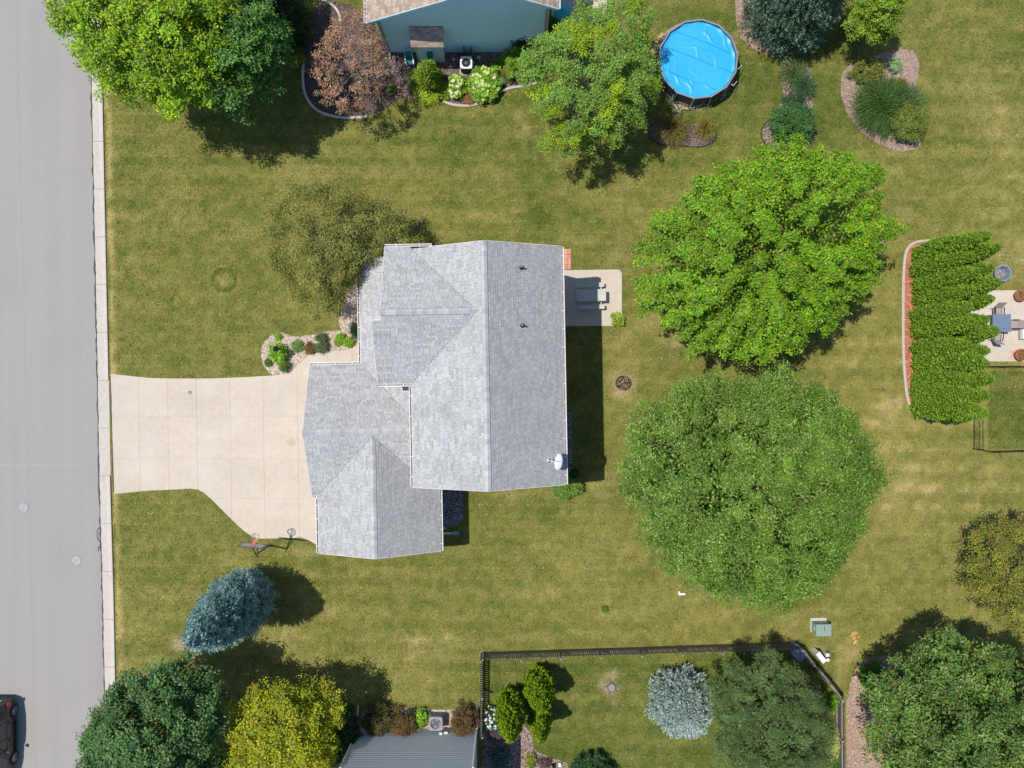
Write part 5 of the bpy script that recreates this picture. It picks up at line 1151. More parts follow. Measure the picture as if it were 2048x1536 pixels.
for sx in (1, -1):
    for y0, y1 in ((1.95, 1.15), (1.08, .12), (.05, -.85)): side_glass(y0, y1, sx)
    MB().box(sx*.905, 2.02, .80, sx*.945, 2.26, 1.0).build('tail_lamp', M_red, car)
    for y, z in ((.95, .62), (-.1, .62)): MB().box(sx*.935, y-.10, z+.16, sx*.965, y+.10, z+.20).build('door_handle', M_dark, car)
    for y in (1.12, .085, -.92): MB().box(sx*.931-.004, y-.008, .42, sx*.931+.006, y+.008, .98).build('door_gap', M_black, car)
    MB().box(sx*.925, -1.05, .24, sx*.975, .95, .34).build('sill_trim', M_black, car)
    mr = MB().blob((sx*1.06, -.72, 1.06), .12, 10, 6, .75).build('wing_mirror', M_car, car); MB().box(min(sx*.90, sx*1.0), -.76, 1.0, max(sx*.90, sx*1.0), -.70, 1.04).build('mirror_arm', M_black, mr)
    MB().tube([(sx*.66, 1.5, 1.70), (sx*.66, 1.4, 1.73), (sx*.66, -.3, 1.73), (sx*.66, -.4, 1.68)], .02, 6).build('roof_rail', M_silver, car)
    for yy in (1.50, -1.40):
        wh = MB(); n = 26
        vs = []; fs = []
        for k in range(n):
            t = 2*math.pi*k/n; c_, s_ = math.cos(t), math.sin(t)
            for r_, xx in ((.24, .93), (.335, .95), (.345, .90), (.345, .75), (.24, .74)): vs.append((sx*xx, yy+r_*c_, .35+r_*s_))
        for k in range(n):
            for j in range(5): fs.append((5*k+j, 5*((k+1)%n)+j, 5*((k+1)%n)+(j+1)%5, 5*k+(j+1)%5))
        wt = MB().add(vs, fs).build('wheel', M_black, car)
        ar = MB(); n = 20
        vs = [(sx*.945, yy, .35)]
        rim = MB()
        for k in range(10):
            t = 2*math.pi*k/10; rim.add([(sx*.955, yy+.05*math.cos(t-.3), .35+.05*math.sin(t-.3)), (sx*.955, yy+.05*math.cos(t+.3), .35+.05*math.sin(t+.3)), (sx*.940, yy+.235*math.cos(t+.10), .35+.235*math.sin(t+.10)), (sx*.940, yy+.235*math.cos(t-.10), .35+.235*math.sin(t-.10))], [(0,1,2,3)])
        k24 = 24; vs = []; fs = []
        for k in range(k24):
            t = 2*math.pi*k/k24; vs += [(sx*.945, yy+.22*math.cos(t), .35+.22*math.sin(t)), (sx*.95, yy+.25*math.cos(t), .35+.25*math.sin(t))]
        for k in range(k24): fs.append((2*k, 2*k+1, 2*((k+1)%k24)+1, 2*((k+1)%k24)))
        rim.add(vs, fs); rim.build('rim', M_silver, wt)
        ar = MB(); ar.tube([(sx*.925, yy+.40*math.cos(math.pi*k/14), .35+.40*math.sin(math.pi*k/14)) for k in range(15)], .045, 6); ar.build('wheel_arch', M_black, car)
MB().prism([(-.78, 2.20), (-.60, 2.40), (.60, 2.40), (.78, 2.20)], .40, .56).build('rear_bumper', M_black, car); MB().box(-.82, -2.43, .40, .82, -2.28, .56).build('front_bumper', M_black, car)
MB().add([(-.55, 2.20, 1.06), (.55, 2.20, 1.06), (.52, 1.93, 1.50), (-.52, 1.93, 1.50)], [(0,1,2,3)]).build('rear_window', M_glass, car); MB().add([(-.60, -1.22, 1.08), (.60, -1.22, 1.08), (.62, -.52, 1.60), (-.62, -.52, 1.60)], [(3,2,1,0)]).build('windscreen', M_glass, car)
MB().box(-.5, 2.33, .88, .5, 2.36, .91).build('chrome_strip', M_silver, car)
for sx in (1, -1): MB().box(min(sx*.6, sx*.84), -2.30, .66, max(sx*.6, sx*.84), -2.18, .78).build('headlight', M_white, car)
# ================================================================ PLANTS
def nrm(v): return v/np.maximum(np.linalg.norm(v, axis=1, keepdims=True), 1e-9)
def quads(c, ax, nr, L, Wd, shape=.5):
    """leaf blades: rhombi centred at c, long axis ax, normal nr"""
    ax = nrm(ax-nr*np.sum(ax*nr, 1, keepdims=True)); b = np.cross(nr, ax); L = L[:, None]; Wd = Wd[:, None]
    V = np.zeros((len(c), 4, 3)); V[:, 0] = c-ax*L*.5; V[:, 1] = c+b*Wd*.5+ax*L*(shape-.5)+nr*L*.06; V[:, 2] = c+ax*L*.5-nr*L*.05; V[:, 3] = c-b*Wd*.5+ax*L*(shape-.5)+nr*L*.06
    return V.reshape(-1, 3)
def pick(rs, n, pal, var=.22):
    pal = np.array(pal); w_ = pal[:, 3]/pal[:, 3].sum() if pal.shape[1] > 3 else None
    return pal[rs.choice(len(pal), n, p=w_), :3]*(1+rs.uniform(-var, var, n))[:, None]
def fib(n, zmin, rs):
    i = np.arange(n)+.5; z = 1-(1-zmin)*i/n; t = i*2.399963+rs.uniform(0, 6); r = np.sqrt(np.maximum(0, 1-z*z))
    return nrm(np.stack([r*np.cos(t), r*np.sin(t), z], 1)+rs.normal(0, .09, (n, 3)))
def lobef(d, seed, amp):
    rs = np.random.RandomState(seed); f = np.zeros(len(d))
    for k in range(7):
        v = rs.normal(0, 1, 3); v /= np.linalg.norm(v); f += np.sin(d@v*(2.2+k*1.3)+rs.uniform(0, 6))/(1+k*.35)
    return 1+amp*f*.5
FOL = 1.30
def polar(outline, cx, cy):
    """crown silhouette (photo pixels) -> horizontal reach in metres-per-unit as a function of azimuth"""
    o = np.array(outline, float); a_ = np.arctan2(cy-o[:, 1], o[:, 0]-cx); r = np.hypot(o[:, 0]-cx, o[:, 1]-cy); k = np.argsort(a_); a_, r = a_[k], r[k]
    a2 = np.concatenate([a_-2*np.pi, a_, a_+2*np.pi]); r2 = np.concatenate([r, r, r]); return lambda t: np.interp(t, a2, r2)
def foliage(seed, c, rad, nb, kb, m, rb, rc, L, Wd, pal, amp=.12, zmin=-.2, up=.75, star=.5, inner=.12, flat=.6, tone=.2, reach=.83, bpal=None, pol=None, stretch=.26, fin=0):
    """crown of leaves: boughs on an uneven shell, twigs on the boughs, leaves round the twigs"""
    rs = np.random.RandomState(seed); c = np.array(c); rad = np.array(rad, float)
    def shell(d):
        if pol is None: return d*rad*lobef(d, seed, amp)[:, None]
        R_ = pol(np.arctan2(d[:, 1], d[:, 0])); mult = 1+(lobef(d, seed, amp)-1)*np.clip(1-np.hypot(d[:, 0], d[:, 1])*.6, 0, 1)
        return np.stack([d[:, 0]*R_, d[:, 1]*R_, d[:, 2]*rad[2]], 1)*mult[:, None]
    bd = fib(nb, zmin, rs); bp = shell(bd)*rs.uniform(reach-.12, reach+.02, nb)[:, None]
    bs = rs.uniform(.7, 1.25, nb)*rb; btone = 1+rs.uniform(-tone, tone, nb); bmix = rs.rand(nb)
    I = np.repeat(np.arange(nb), kb); n = len(I); hd = bd*np.array((1, 1, .25))
    d = nrm(rs.normal(0, 1, (n, 3))+bd[I]*.5+np.array((0, 0, .55))); st = rs.uniform(-.75, 1, n)*(stretch*bs[I]*2+fin)
    cp = bp[I]+d*(bs[I]*rs.uniform(.45, 1.0, n))[:, None]*np.array((1, 1, .6))+hd[I]*st[:, None]-np.array((0, 0, .22))*np.maximum(st, 0)[:, None]*(fin > 0); cd = nrm(d*.45+bd[I]*.35+np.array((0, 0, .5)))
    ctone = btone[I]*(1+rs.uniform(-.16, .16, n))
    J = np.repeat(np.arange(n), m); N = len(J); off = nrm(rs.normal(0, 1, (N, 3)))*(rs.uniform(0, 1, N)**.45)[:, None]*rc*1.75*np.array((1, 1, flat)); p = cp[J]+off
    nr = nrm(cd[J]*.5+np.array((0, 0, up))+rs.normal(0, .36, (N, 3))); ax = off*star/rc+rs.normal(0, .5, (N, 3))
    col = pick(rs, N, pal)*ctone[J][:, None]
    if bpal is not None:
        sel = bmix[I][J] < bpal[0]; col[sel] = pick(rs, sel.sum(), bpal[1])*ctone[J][sel][:, None]
    V = quads(p, ax, nr, L*rs.uniform(.7, 1.3, N), Wd*rs.uniform(.7, 1.3, N)); C = col
    if inner:
        k = int(N*inner*1.9); dd = nrm(rs.normal(0, 1, (k, 3))); dd[:, 2] = np.abs(dd[:, 2])*.8-.15; q = shell(nrm(dd))*(rs.uniform(.25, .80, k))[:, None]
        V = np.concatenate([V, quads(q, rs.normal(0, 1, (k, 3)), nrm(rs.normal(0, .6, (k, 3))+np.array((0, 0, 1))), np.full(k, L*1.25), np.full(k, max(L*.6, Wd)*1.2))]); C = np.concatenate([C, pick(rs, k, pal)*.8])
    return V+c, np.minimum(C*FOL, .9), bp+c
def limbs(base, ctr, tips, rs, r0, n=16, m=M_bark, parent=None, fork=.45, name='limb', sub=0):
    """tapered trunk with limbs running out to bough tips (coordinates local to base)"""
    mb = MB(); top = Vector((ctr[0]*.55, ctr[1]*.55, ctr[2]*.75)); mb.tube([(0, 0, -.05), (0, 0, .25), top*.5+Vector((rs.normal(0, .05), rs.normal(0, .05), 0)), top], [r0*1.35, r0, r0*.8, r0*.55], 10); mb.build('trunk', m, parent, smooth=True)
    idx = rs.permutation(len(tips))[:n]; allm = MB()
    for j, i in enumerate(idx):
        e = Vector(tips[i]); s_ = top*rs.uniform(fork, 1.0); mid = s_*.5+e*.5+Vector((rs.normal(0, .15), rs.normal(0, .15), (e-s_).length*.10)); r = r0*rs.uniform(.22, .4)
        mb = MB(); mb.tube([s_, s_*.75+mid*.25, mid, mid*.4+e*.6, e], [r, r*.85, r*.6, r*.4, r*.15], 6)
        for q in range(sub):
            t = rs.uniform(.35, .95); p = mid+(e-mid)*t if t > .5 else s_+(mid-s_)*t*2; d = Vector(rs.normal(0, 1, 3)); d.z = abs(d.z)*.7; d.normalize(); l = rs.uniform(.4, .9)*r0*5
            mb.tube([p, p+d*l*.5+Vector((0, 0, .05)), p+d*l+Vector(rs.normal(0, .08, 3))], [r*.32, r*.2, r*.06], 4)
        mb.build(name, m, parent, smooth=True)
def tree(label, cat, px, py, zc, rx, ry, rz, seed, nb, kb, m, rb, rc, L, Wd, pal, name='broadleaf_tree', r0=.2, nl=14, lm=M_leaf, bark=M_bark, sub=0, outline=None, **kw):
    if outline: pf = polar(outline, px, py); kw['pol'] = lambda t: pf(t)*F(zc)/PPM*1.0
    c = Vector(P(px, py, zc)); t = thing(name, label, cat, (c.x, c.y, 0)); f = F(zc)/PPM
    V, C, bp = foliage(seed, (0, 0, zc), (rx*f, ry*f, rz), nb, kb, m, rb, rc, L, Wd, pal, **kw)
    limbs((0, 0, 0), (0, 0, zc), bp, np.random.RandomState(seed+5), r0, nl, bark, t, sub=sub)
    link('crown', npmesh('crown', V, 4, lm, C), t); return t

Y = lambda *a: [tuple(x) for x in a]
# palettes: (r, g, b, weight)
PAL_LIME = Y((.150,.305,.010,3),(.21,.365,.012,2),(.10,.225,.012,3),(.32,.37,.03,1),(.05,.13,.015,.8),(.38,.25,.04,.12))
PAL_ASH = Y((.115,.222,.022,4),(.165,.285,.035,3),(.06,.145,.014,3),(.37,.44,.13,1.5),(.19,.16,.03,.4))
PAL_LEFT = Y((.22,.37,.008,3),(.37,.46,.008,2),(.12,.25,.015,3),(.06,.17,.03,1.0))
PAL_DKTEAL = Y((.045,.13,.035,3),(.075,.17,.04,3),(.13,.22,.06,2),(.20,.27,.10,.8),(.02,.07,.025,1))
PAL_YEL = Y((.33,.345,.010,3),(.23,.30,.010,3),(.46,.38,.012,1.5),(.14,.20,.012,2.2),(.40,.24,.02,.4))
PAL_OLIVE = Y((.19,.215,.04,3),(.25,.26,.065,2),(.13,.155,.03,3),(.28,.21,.09,1.2),(.22,.13,.06,.6),(.09,.11,.03,1))
PAL_PLUM = Y((.36,.185,.14,3),(.50,.28,.22,2),(.19,.15,.07,2.5),(.48,.22,.15,1.2),(.14,.17,.06,2),(.24,.10,.07,1))
PAL_MIX = Y((.15,.275,.04,3),(.22,.345,.06,2),(.10,.20,.035,3),(.28,.35,.10,1))
PAL_MIXY = Y((.29,.37,.015,3),(.23,.33,.02,2),(.16,.28,.03,2))
PAL_OAK = Y((.095,.18,.028,4),(.135,.23,.04,3),(.23,.31,.11,1.3),(.045,.11,.02,2),(.26,.17,.05,.5))
PAL_AUT = Y((.21,.22,.03,3),(.29,.28,.03,2),(.12,.17,.035,3.5),(.34,.24,.05,.8),(.20,.13,.05,.6))
PAL_PINE = Y((.095,.155,.045,4),(.13,.19,.06,3),(.06,.10,.035,3),(.20,.24,.10,1))

tree('big bright green maple right of the picnic table patio', 'tree', 1515, 505, 6.6, 262, 206, 4.4, 3, 250, 22, 16, .36, .14, .125, .085, PAL_LIME, r0=.26, nl=26, amp=.16, star=.7, tone=.20, fin=.75, reach=.84, outline=[(1826,447),(1795,507),(1764,535),(1736,576),(1689,607),(1648,647),(1595,676),(1573,710),(1501,740),(1439,740),(1364,729),(1364,682),(1295,629),(1260,647),(1254,572),(1251,516),(1279,450),(1320,394),(1361,366),(1420,332),(1495,310),(1551,279),(1592,279),(1636,307),(1720,304),(1770,332),(1767,379),(1782,400)])
tree('dark blue-green tree merging into the right side of the big street maple', 'tree', 500, 108, 5.0, 80, 120, 3.4, 131, 70, 14, 19, .5, .18, .16, .085, Y((.06,.17,.03,3),(.10,.22,.035,3),(.16,.28,.04,1.5),(.03,.10,.025,2)), r0=.18, nl=10, amp=.15, star=.9, tone=.25, fin=.2, reach=.86, outline=[(440,-40),(545,0),(572,60),(574,120),(548,170),(510,190),(480,243),(430,246),(395,200),(405,120),(415,40)])
tree('large round grey-green ash tree below the bright maple', 'tree', 1500, 977, 5.2, 252, 248, 4.8, 21, 380, 15, 22, .62, .17, .165, .042, PAL_ASH, r0=.30, nl=26, amp=.10, star=.8, tone=.22, fin=.2, reach=.855, outline=[(1758,879),(1766,958),(1744,1022),(1723,1094),(1676,1140),(1644,1183),(1587,1223),(1551,1237),(1504,1215),(1450,1208),(1379,1190),(1340,1147),(1304,1112),(1257,1044),(1232,979),(1239,929),(1234,857),(1272,807),(1318,764),(1379,739),(1450,725),(1515,739),(1587,725),(1630,757),(1694,782),(1716,818),(1730,865)])
tree('big yellow-green maple overhanging the street at the upper left', 'tree', 320, 35, 6.4, 222, 208, 4.6, 35, 200, 15, 19, .62, .19, .17, .080, PAL_LEFT, r0=.28, nl=20, amp=.15, star=1.0, tone=.25, fin=.35, reach=.86, outline=[(105,0),(125,60),(150,110),(190,150),(235,185),(290,205),(330,230),(372,246),(395,240),(420,205),(450,190),(475,150),(480,110),(500,70),(490,30),(500,0),(540,-60),(480,-160),(330,-190),(180,-150),(110,-70)])
tree('dark green tree at the lower left beside the street', 'tree', 318, 1462, 5.4, 155, 150, 4.0, 47, 130, 14, 19, .58, .19, .17, .085, PAL_DKTEAL, r0=.24, nl=16, amp=.18, star=.9, tone=.3, outline=[(232,1342),(277,1339),(307,1309),(337,1320),(360,1305),(409,1312),(427,1331),(461,1372),(450,1410),(457,1447),(425,1492),(430,1600),(300,1640),(200,1600),(165,1540),(161,1507),(165,1477),(191,1417),(217,1376)])
tree('golden yellow tree between the dark tree and the grey house', 'tree', 577, 1462, 4.0, 126, 118, 3.2, 55, 110, 13, 17, .6, .19, .125, .085, PAL_YEL, r0=.17, nl=14, amp=.17, tone=.2, outline=[(450,1470),(457,1417),(487,1391),(510,1365),(544,1372),(577,1350),(607,1365),(637,1357),(671,1372),(697,1417),(686,1462),(675,1515),(660,1580),(580,1610),(490,1590),(448,1530)])
tree('olive-brown fine-leaved tree overhanging the front corner of the grey house', 'tree', 662, 492, 3.6, 138, 122, 2.2, 63, 150, 12, 20, .55, .17, .085, .055, PAL_OLIVE, r0=.13, nl=24, lm=M_leaf_matte, amp=.17, inner=.03, sub=5, zmin=-.1, outline=[(517,463),(528,416),(560,380),(610,362),(660,365),(720,378),(780,398),(820,425),(825,470),(780,500),(725,540),(705,580),(687,608),(678,654),(637,662),(605,635),(583,591),(542,553),(522,509)])
tree('sparse reddish-brown plum tree with bare twigs showing', 'tree', 705, 125, 3.4, 90, 104, 2.2, 71, 74, 9, 11, .44, .115, .095, .06, PAL_PLUM, r0=.11, nl=40, lm=M_leaf_matte, bark=M_bark_pale, amp=.28, inner=.0, sub=9, zmin=-.3, outline=[(636,101),(622,115),(615,150),(625,181),(645,205),(669,233),(710,234),(740,219),(768,195),(785,150),(776,100),(758,60),(738,28),(700,8),(672,30),(655,60),(645,85)])
tree('loose grey-green tree mottled with yellow, left of the swimming pool', 'tree', 1188, 165, 4.6, 136, 142, 3.2, 82, 105, 15, 26, .50, .16, .12, .06, PAL_MIX, r0=.18, nl=30, bark=M_bark_pale, amp=.30, tone=.2, inner=.02, sub=3, fin=.45, bpal=(.27, PAL_MIXY), lm=M_leaf_matte, outline=[(1039,98),(1049,151),(1071,190),(1076,220),(1071,249),(1083,288),(1105,317),(1144,320),(1166,288),(1205,293),(1234,308),(1239,268),(1276,259),(1290,271),(1293,239),(1320,237),(1320,186),(1312,151),(1342,122),(1305,122),(1290,98),(1293,61),(1305,29),(1268,7),(1232,15),(1200,37),(1171,10),(1142,20),(1132,54),(1105,59),(1085,73)])
tree('big dark green oak at the lower right corner', 'tree', 1912, 1440, 5.2, 198, 190, 4.0, 93, 210, 14, 19, .58, .19, .19, .07, PAL_OAK, r0=.30, nl=20, amp=.22, star=1.0, tone=.25, outline=[(1798,1297),(1809,1271),(1865,1252),(1895,1241),(1910,1280),(1940,1267),(2023,1271),(2080,1300),(2110,1420),(2090,1540),(2000,1620),(1880,1640),(1750,1600),(1715,1515),(1700,1470),(1719,1425),(1715,1372),(1734,1327),(1775,1318)])
tree('yellowing autumn tree with a pink-tinged patch at the right edge', 'tree', 2036, 1138, 3.6, 88, 112, 2.8, 104, 80, 12, 16, .55, .19, .11, .06, PAL_AUT, r0=.13, nl=24, lm=M_leaf_matte, amp=.25, tone=.25, inner=.03, sub=5, bpal=(.035, Y((.50,.25,.20,1),(.35,.12,.10,1))), outline=[(1985,1020),(2027,1031),(2070,1020),(2120,1100),(2110,1200),(2060,1250),(2023,1256),(1978,1230),(1948,1177),(1925,1155),(1933,1121),(1959,1110),(1955,1072),(1959,1046)])
tree('shaggy dark olive pine beside the silver spruce', 'tree', 1540, 1440, 4.6, 128, 122, 3.2, 115, 115, 14, 34, .62, .15, .17, .028, PAL_PINE, name='pine_tree', r0=.20, nl=26, lm=M_leaf_matte, amp=.22, star=1.6, tone=.25, sub=4, bark=M_bark_pale, outline=[(1438,1318),(1473,1309),(1528,1304),(1583,1315),(1610,1348),(1627,1367),(1637,1408),(1665,1430),(1651,1482),(1648,1523),(1600,1580),(1500,1590),(1430,1560),(1410,1495),(1432,1441),(1416,1402),(1419,1359)])
tree('small bright green tree at the top edge right of the dark spruce', 'tree', 1748, 28, 3.0, 48, 52, 2.0, 126, 50, 12, 15, .42, .15, .12, .075, Y((.20,.30,.02,3),(.13,.23,.02,3),(.28,.33,.03,1)), r0=.10, nl=8, amp=.2)

# ---- conifers
def conifer_mesh(seed, prof, ntip, nn, twig, L, Wd, pal, up=.35, lay=.0, core=True):
    """prof: [(z, r)...]; needle sprays on a tapering body"""
    rs = np.random.RandomState(seed); zs = np.array([p[0] for p in prof]); rr = np.array([p[1] for p in prof]); zz = np.linspace(zs[0], zs[-1], 400); ra = np.interp(zz, zs, rr)+.03
    cdf = np.cumsum(ra); cdf /= cdf[-1]; z = np.interp(rs.rand(ntip), cdf, zz)
    if lay: z = z+lay*.35*np.sin(z*2*np.pi/lay)/2/np.pi*2
    t = rs.uniform(0, 2*np.pi, ntip); r = np.interp(z, zs, rr); wob = 1+.10*np.sin(t*5+z*3+seed)+.07*np.sin(t*9-z*5); q = rs.uniform(.80, 1.05, ntip)*wob
    p = np.stack([r*q*np.cos(t), r*q*np.sin(t), z], 1); out = np.stack([np.cos(t), np.sin(t), np.zeros(ntip)], 1); a = nrm(out+np.array((0, 0, up))+rs.normal(0, .22, (ntip, 3))); tl = twig*rs.uniform(.6, 1.3, ntip)
    tone = 1+rs.uniform(-.25, .25, ntip)
    J = np.repeat(np.arange(ntip), nn); N = len(J); s_ = rs.rand(N); c = p[J]+a[J]*((s_-.6)*tl[J])[:, None]; side = nrm(np.cross(a[J], rs.normal(0, 1, (N, 3)))); ax = nrm(a[J]*.7+side*.75); nr = nrm(np.cross(ax, np.cross(side, a[J]))+rs.normal(0, .3, (N, 3))); nr[:, 2] = np.abs(nr[:, 2])
    V = quads(c+side*(L*.35), ax, nrm(nr), L*rs.uniform(.7, 1.3, N), Wd*rs.uniform(.7, 1.3, N)); C = pick(rs, N, pal, .18)*tone[J][:, None]
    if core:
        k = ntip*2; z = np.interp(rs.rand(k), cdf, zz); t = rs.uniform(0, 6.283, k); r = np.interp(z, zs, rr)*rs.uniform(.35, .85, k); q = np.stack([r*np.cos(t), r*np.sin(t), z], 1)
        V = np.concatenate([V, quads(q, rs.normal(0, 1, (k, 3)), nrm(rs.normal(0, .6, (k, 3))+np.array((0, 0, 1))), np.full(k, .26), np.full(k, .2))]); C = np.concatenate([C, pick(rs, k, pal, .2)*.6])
    return V, np.minimum(C*1.22, .85)
def conifer(label, px, py, prof, seed, ntip, nn, twig, L, Wd, pal, name='spruce_tree', lm=M_needle, **kw):
    t = thing(name, label, 'tree', P(px, py)); V, C = conifer_mesh(seed, prof, ntip, nn, twig, L, Wd, pal, **kw); h = prof[-1][0]
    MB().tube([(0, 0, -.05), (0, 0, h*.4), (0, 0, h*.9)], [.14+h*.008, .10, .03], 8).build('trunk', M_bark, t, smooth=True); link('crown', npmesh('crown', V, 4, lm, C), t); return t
PAL_BLUE = Y((.27,.44,.42,3),(.37,.54,.52,2),(.14,.29,.28,3),(.52,.66,.63,1))
PAL_SILV = Y((.42,.53,.54,3),(.54,.64,.66,2),(.28,.40,.38,2),(.32,.42,.20,2),(.68,.72,.74,.8))
PAL_BG = Y((.17,.28,.18,3),(.24,.35,.22,2),(.09,.18,.12,3),(.32,.42,.28,1))
PAL_ARB = Y((.20,.35,.035,4),(.26,.41,.04,2.5),(.14,.265,.03,3),(.33,.43,.06,1))
PAL_ARBY = Y((.19,.31,.01,4),(.26,.37,.015,3),(.11,.21,.012,3))
conifer('tall blue spruce left of the basketball hoop lawn, near the street', 511, 1181, [(.15,1.10),(1.2,1.55),(2.6,1.72),(4.2,1.62),(6,1.30),(7.6,.9),(8.8,.45),(9.5,.04)], 5, 3600, 15, .36, .13, .042, PAL_BLUE, up=.25, lay=.7)
conifer('round silvery blue spruce inside the picket fence', 1352, 1386, [(.1,1.55),(.8,1.90),(1.8,1.75),(2.9,1.25),(3.8,.6),(4.3,.05)], 6, 2400, 15, .34, .12, .038, PAL_SILV, up=.6)
conifer('large dark blue-green spruce at the top edge right of the pool', 1566, 36, [(.1,2.4),(1.2,2.65),(3,2.35),(5,1.75),(7,1.05),(8.6,.4),(9.2,.05)], 8, 2800, 14, .55, .17, .05, PAL_BG, up=.2, lay=.9)
for i, (lab, a, b, prof) in enumerate((
  ('bright green arborvitae closest to the fence, left of the trio in the fenced yard', 1021, 1391, [(.05,.60),(1,.80),(2.3,.84),(3.8,.66),(5.0,.38),(5.8,.06)]),
  ('plump bright green arborvitae at the top of the trio in the fenced yard', 1077, 1351, [(.05,.62),(.9,.84),(2.0,.86),(3.2,.66),(4.2,.40),(4.8,.08)]),
  ('slim bright green arborvitae at the bottom of the trio in the fenced yard', 1077, 1411, [(.05,.50),(.9,.66),(2.0,.66),(3.2,.46),(4.1,.22),(4.7,.04)]))):
    conifer(lab, a, b, prof, 40+i, 1500, 9, .22, .12, .055, PAL_ARBY, name='arborvitae', up=1.1, lm=M_leaf_matte)
# the hedge of arborvitaes: four body shapes shared by two staggered rows
protos = []
for i in range(4):
    V, C = conifer_mesh(200+i, [(.05,.46),(.8,.60),(2.2,.62),(3.8,.52),(5.1,.36),(5.8,.20),(6.1,.04)], 1900, 9, .20, .11, .055, PAL_ARB, up=.9)
    protos.append(npmesh('crown', V, 4, M_leaf_matte, C))
me_tr = MB().tube([(0,0,-.05),(0,0,2.4),(0,0,5)], [.10,.07,.02], 6).mesh('trunk'); me_tr.materials.append(M_bark)
ords = ['first', 'second', 'third', 'fourth', 'fifth', 'sixth', 'seventh', 'eighth', 'ninth', 'tenth', 'eleventh', 'twelfth']
for row, (x0, n, ya, yb_) in enumerate(((1831, 11, 513, 815), (1863, 12, 504, 822))):
    for i in range(n):
        py_ = ya+(yb_-ya)*i/(n-1); py_ += random.uniform(-5, 5); px_ = x0+random.uniform(-4, 4)+(3 if 0 < i < n-1 else 8 if row == 0 else 0)
        t = thing('arborvitae', ('bright green arborvitae, %s from the top in the hedge row along the red mulch' if row == 0 else 'arborvitae, %s from the top in the hedge row facing the right-hand patio') % ords[i], 'tree', P(px_, py_), random.uniform(0, 6.28), 'arborvitae hedge')
        s_ = random.uniform(.86, 1.04)*(1 if row == 0 else .95); t.scale = (s_*random.uniform(.95, 1.1), s_*random.uniform(.95, 1.1), s_*(1.0 if row == 0 else random.uniform(.9, 1.08)))
        link('crown', protos[random.randrange(4)], t); link('trunk', me_tr, t)

# ---- shrubs
def shrub(label, px, py, r, h, pal, seed, name='shrub', cat='shrub', dens=1.0, L=.07, Wd=.045, m=14, amp=.15, lm=M_leaf_matte, ry=None, star=.5, kb=8, rc=.10, up=.55, flowers=None, bpal=None, stems=True):
    """r in photo pixels, h in metres"""
    zc = h*.42; c = Vector(P(px, py, zc)); t = thing(name, label, cat, (c.x, c.y, 0)); f = F(zc)/PPM; sc_ = .84 if r < 28 else .96; R_ = r*f*sc_; Ry = (ry or r)*f*sc_
    nb = max(10, int(26*dens*R_*Ry/.5)) ; nb = min(nb, 70)
    V, C, bp = foliage(seed, (0, 0, zc), (R_, Ry, h*.52), nb, kb, m, min(.26, R_*.4), rc, L, Wd, pal, amp=amp, zmin=-.35, star=star, up=up, bpal=bpal)
    V[:, 2] = np.maximum(V[:, 2], .015)
    link('foliage', npmesh('foliage', V, 4, lm, C), t)
    if stems:
        mb = MB(); rs = np.random.RandomState(seed)
        for i in range(6): e = bp[rs.randint(len(bp))]; mb.tube([(0, 0, 0), (e[0]*.4, e[1]*.4, e[2]*.6), tuple(e)], [.02, .014, .006], 5)
        mb.build('stems', M_bark, t)
    if flowers:
        k, fr_, cols = flowers; rs = np.random.RandomState(seed+1); d = nrm(rs.normal(0, 1, (k, 3))+np.array((0, 0, .7))); mb = MB(); few = k <= 60
        for q in d:
            q = q*np.array((R_, Ry, h*.55))*rs.uniform(.88, 1.08); mb.blob((q[0], q[1], max(.1, q[2]+zc)), fr_*rs.uniform(.7, 1.2), 7, 4, .8, .25, cols[rs.randint(len(cols))])
            if few: mb.build('flower_head' if k > 10 else 'flower', M_petal, t); mb = MB()
        if not few: mb.build('flower_heads', M_petal, t, kind='stuff')
    return t
def grass_plant(label, px, py, r, h, n, cols, seed, name='ornamental_grass', wd=.022):
    rs = np.random.RandomState(seed); t = thing(name, label, 'ornamental grass', P(px, py)); R_ = r/PPM
    a = rs.uniform(0, 6.283, n); rad = R_*np.sqrt(rs.uniform(.02, 1, n)); d = np.stack([np.cos(a), np.sin(a)], 1); b0 = d*(rad*.30)[:, None]+rs.normal(0, R_*.16, (n, 2)); side = np.stack([-d[:, 1], d[:, 0]], 1)*wd/2
    hh = h*rs.uniform(.6, 1.1, n)*(1-.25*(rad/R_)); V = []; prev = None
    pts = [(b0, np.zeros(n)), (b0+d*(rad*.30)[:, None], hh*.75), (b0+d*(rad*.68)[:, None], hh), (b0+d*rad[:, None], hh*.70)]; ws = (1, 1, .8, .15)
    for i in range(3):
        (p, z), (q, z2) = pts[i], pts[i+1]
        Q = np.stack([np.concatenate([p-side*ws[i], z[:, None]], 1), np.concatenate([p+side*ws[i], z[:, None]], 1), np.concatenate([q+side*ws[i+1], z2[:, None]], 1), np.concatenate([q-side*ws[i+1], z2[:, None]], 1)], 1); V.append(Q)
    C = pick(rs, n, cols, .25); V = np.concatenate(V).reshape(-1, 3)
    link('blades', npmesh('blades', V, 4, M_leaf_matte, np.concatenate([C, C, C])), t); MB().cyl(0, 0, 0, .12, R_*.2, R_*.15, 8).build('crown_base', M_bark, t); return t

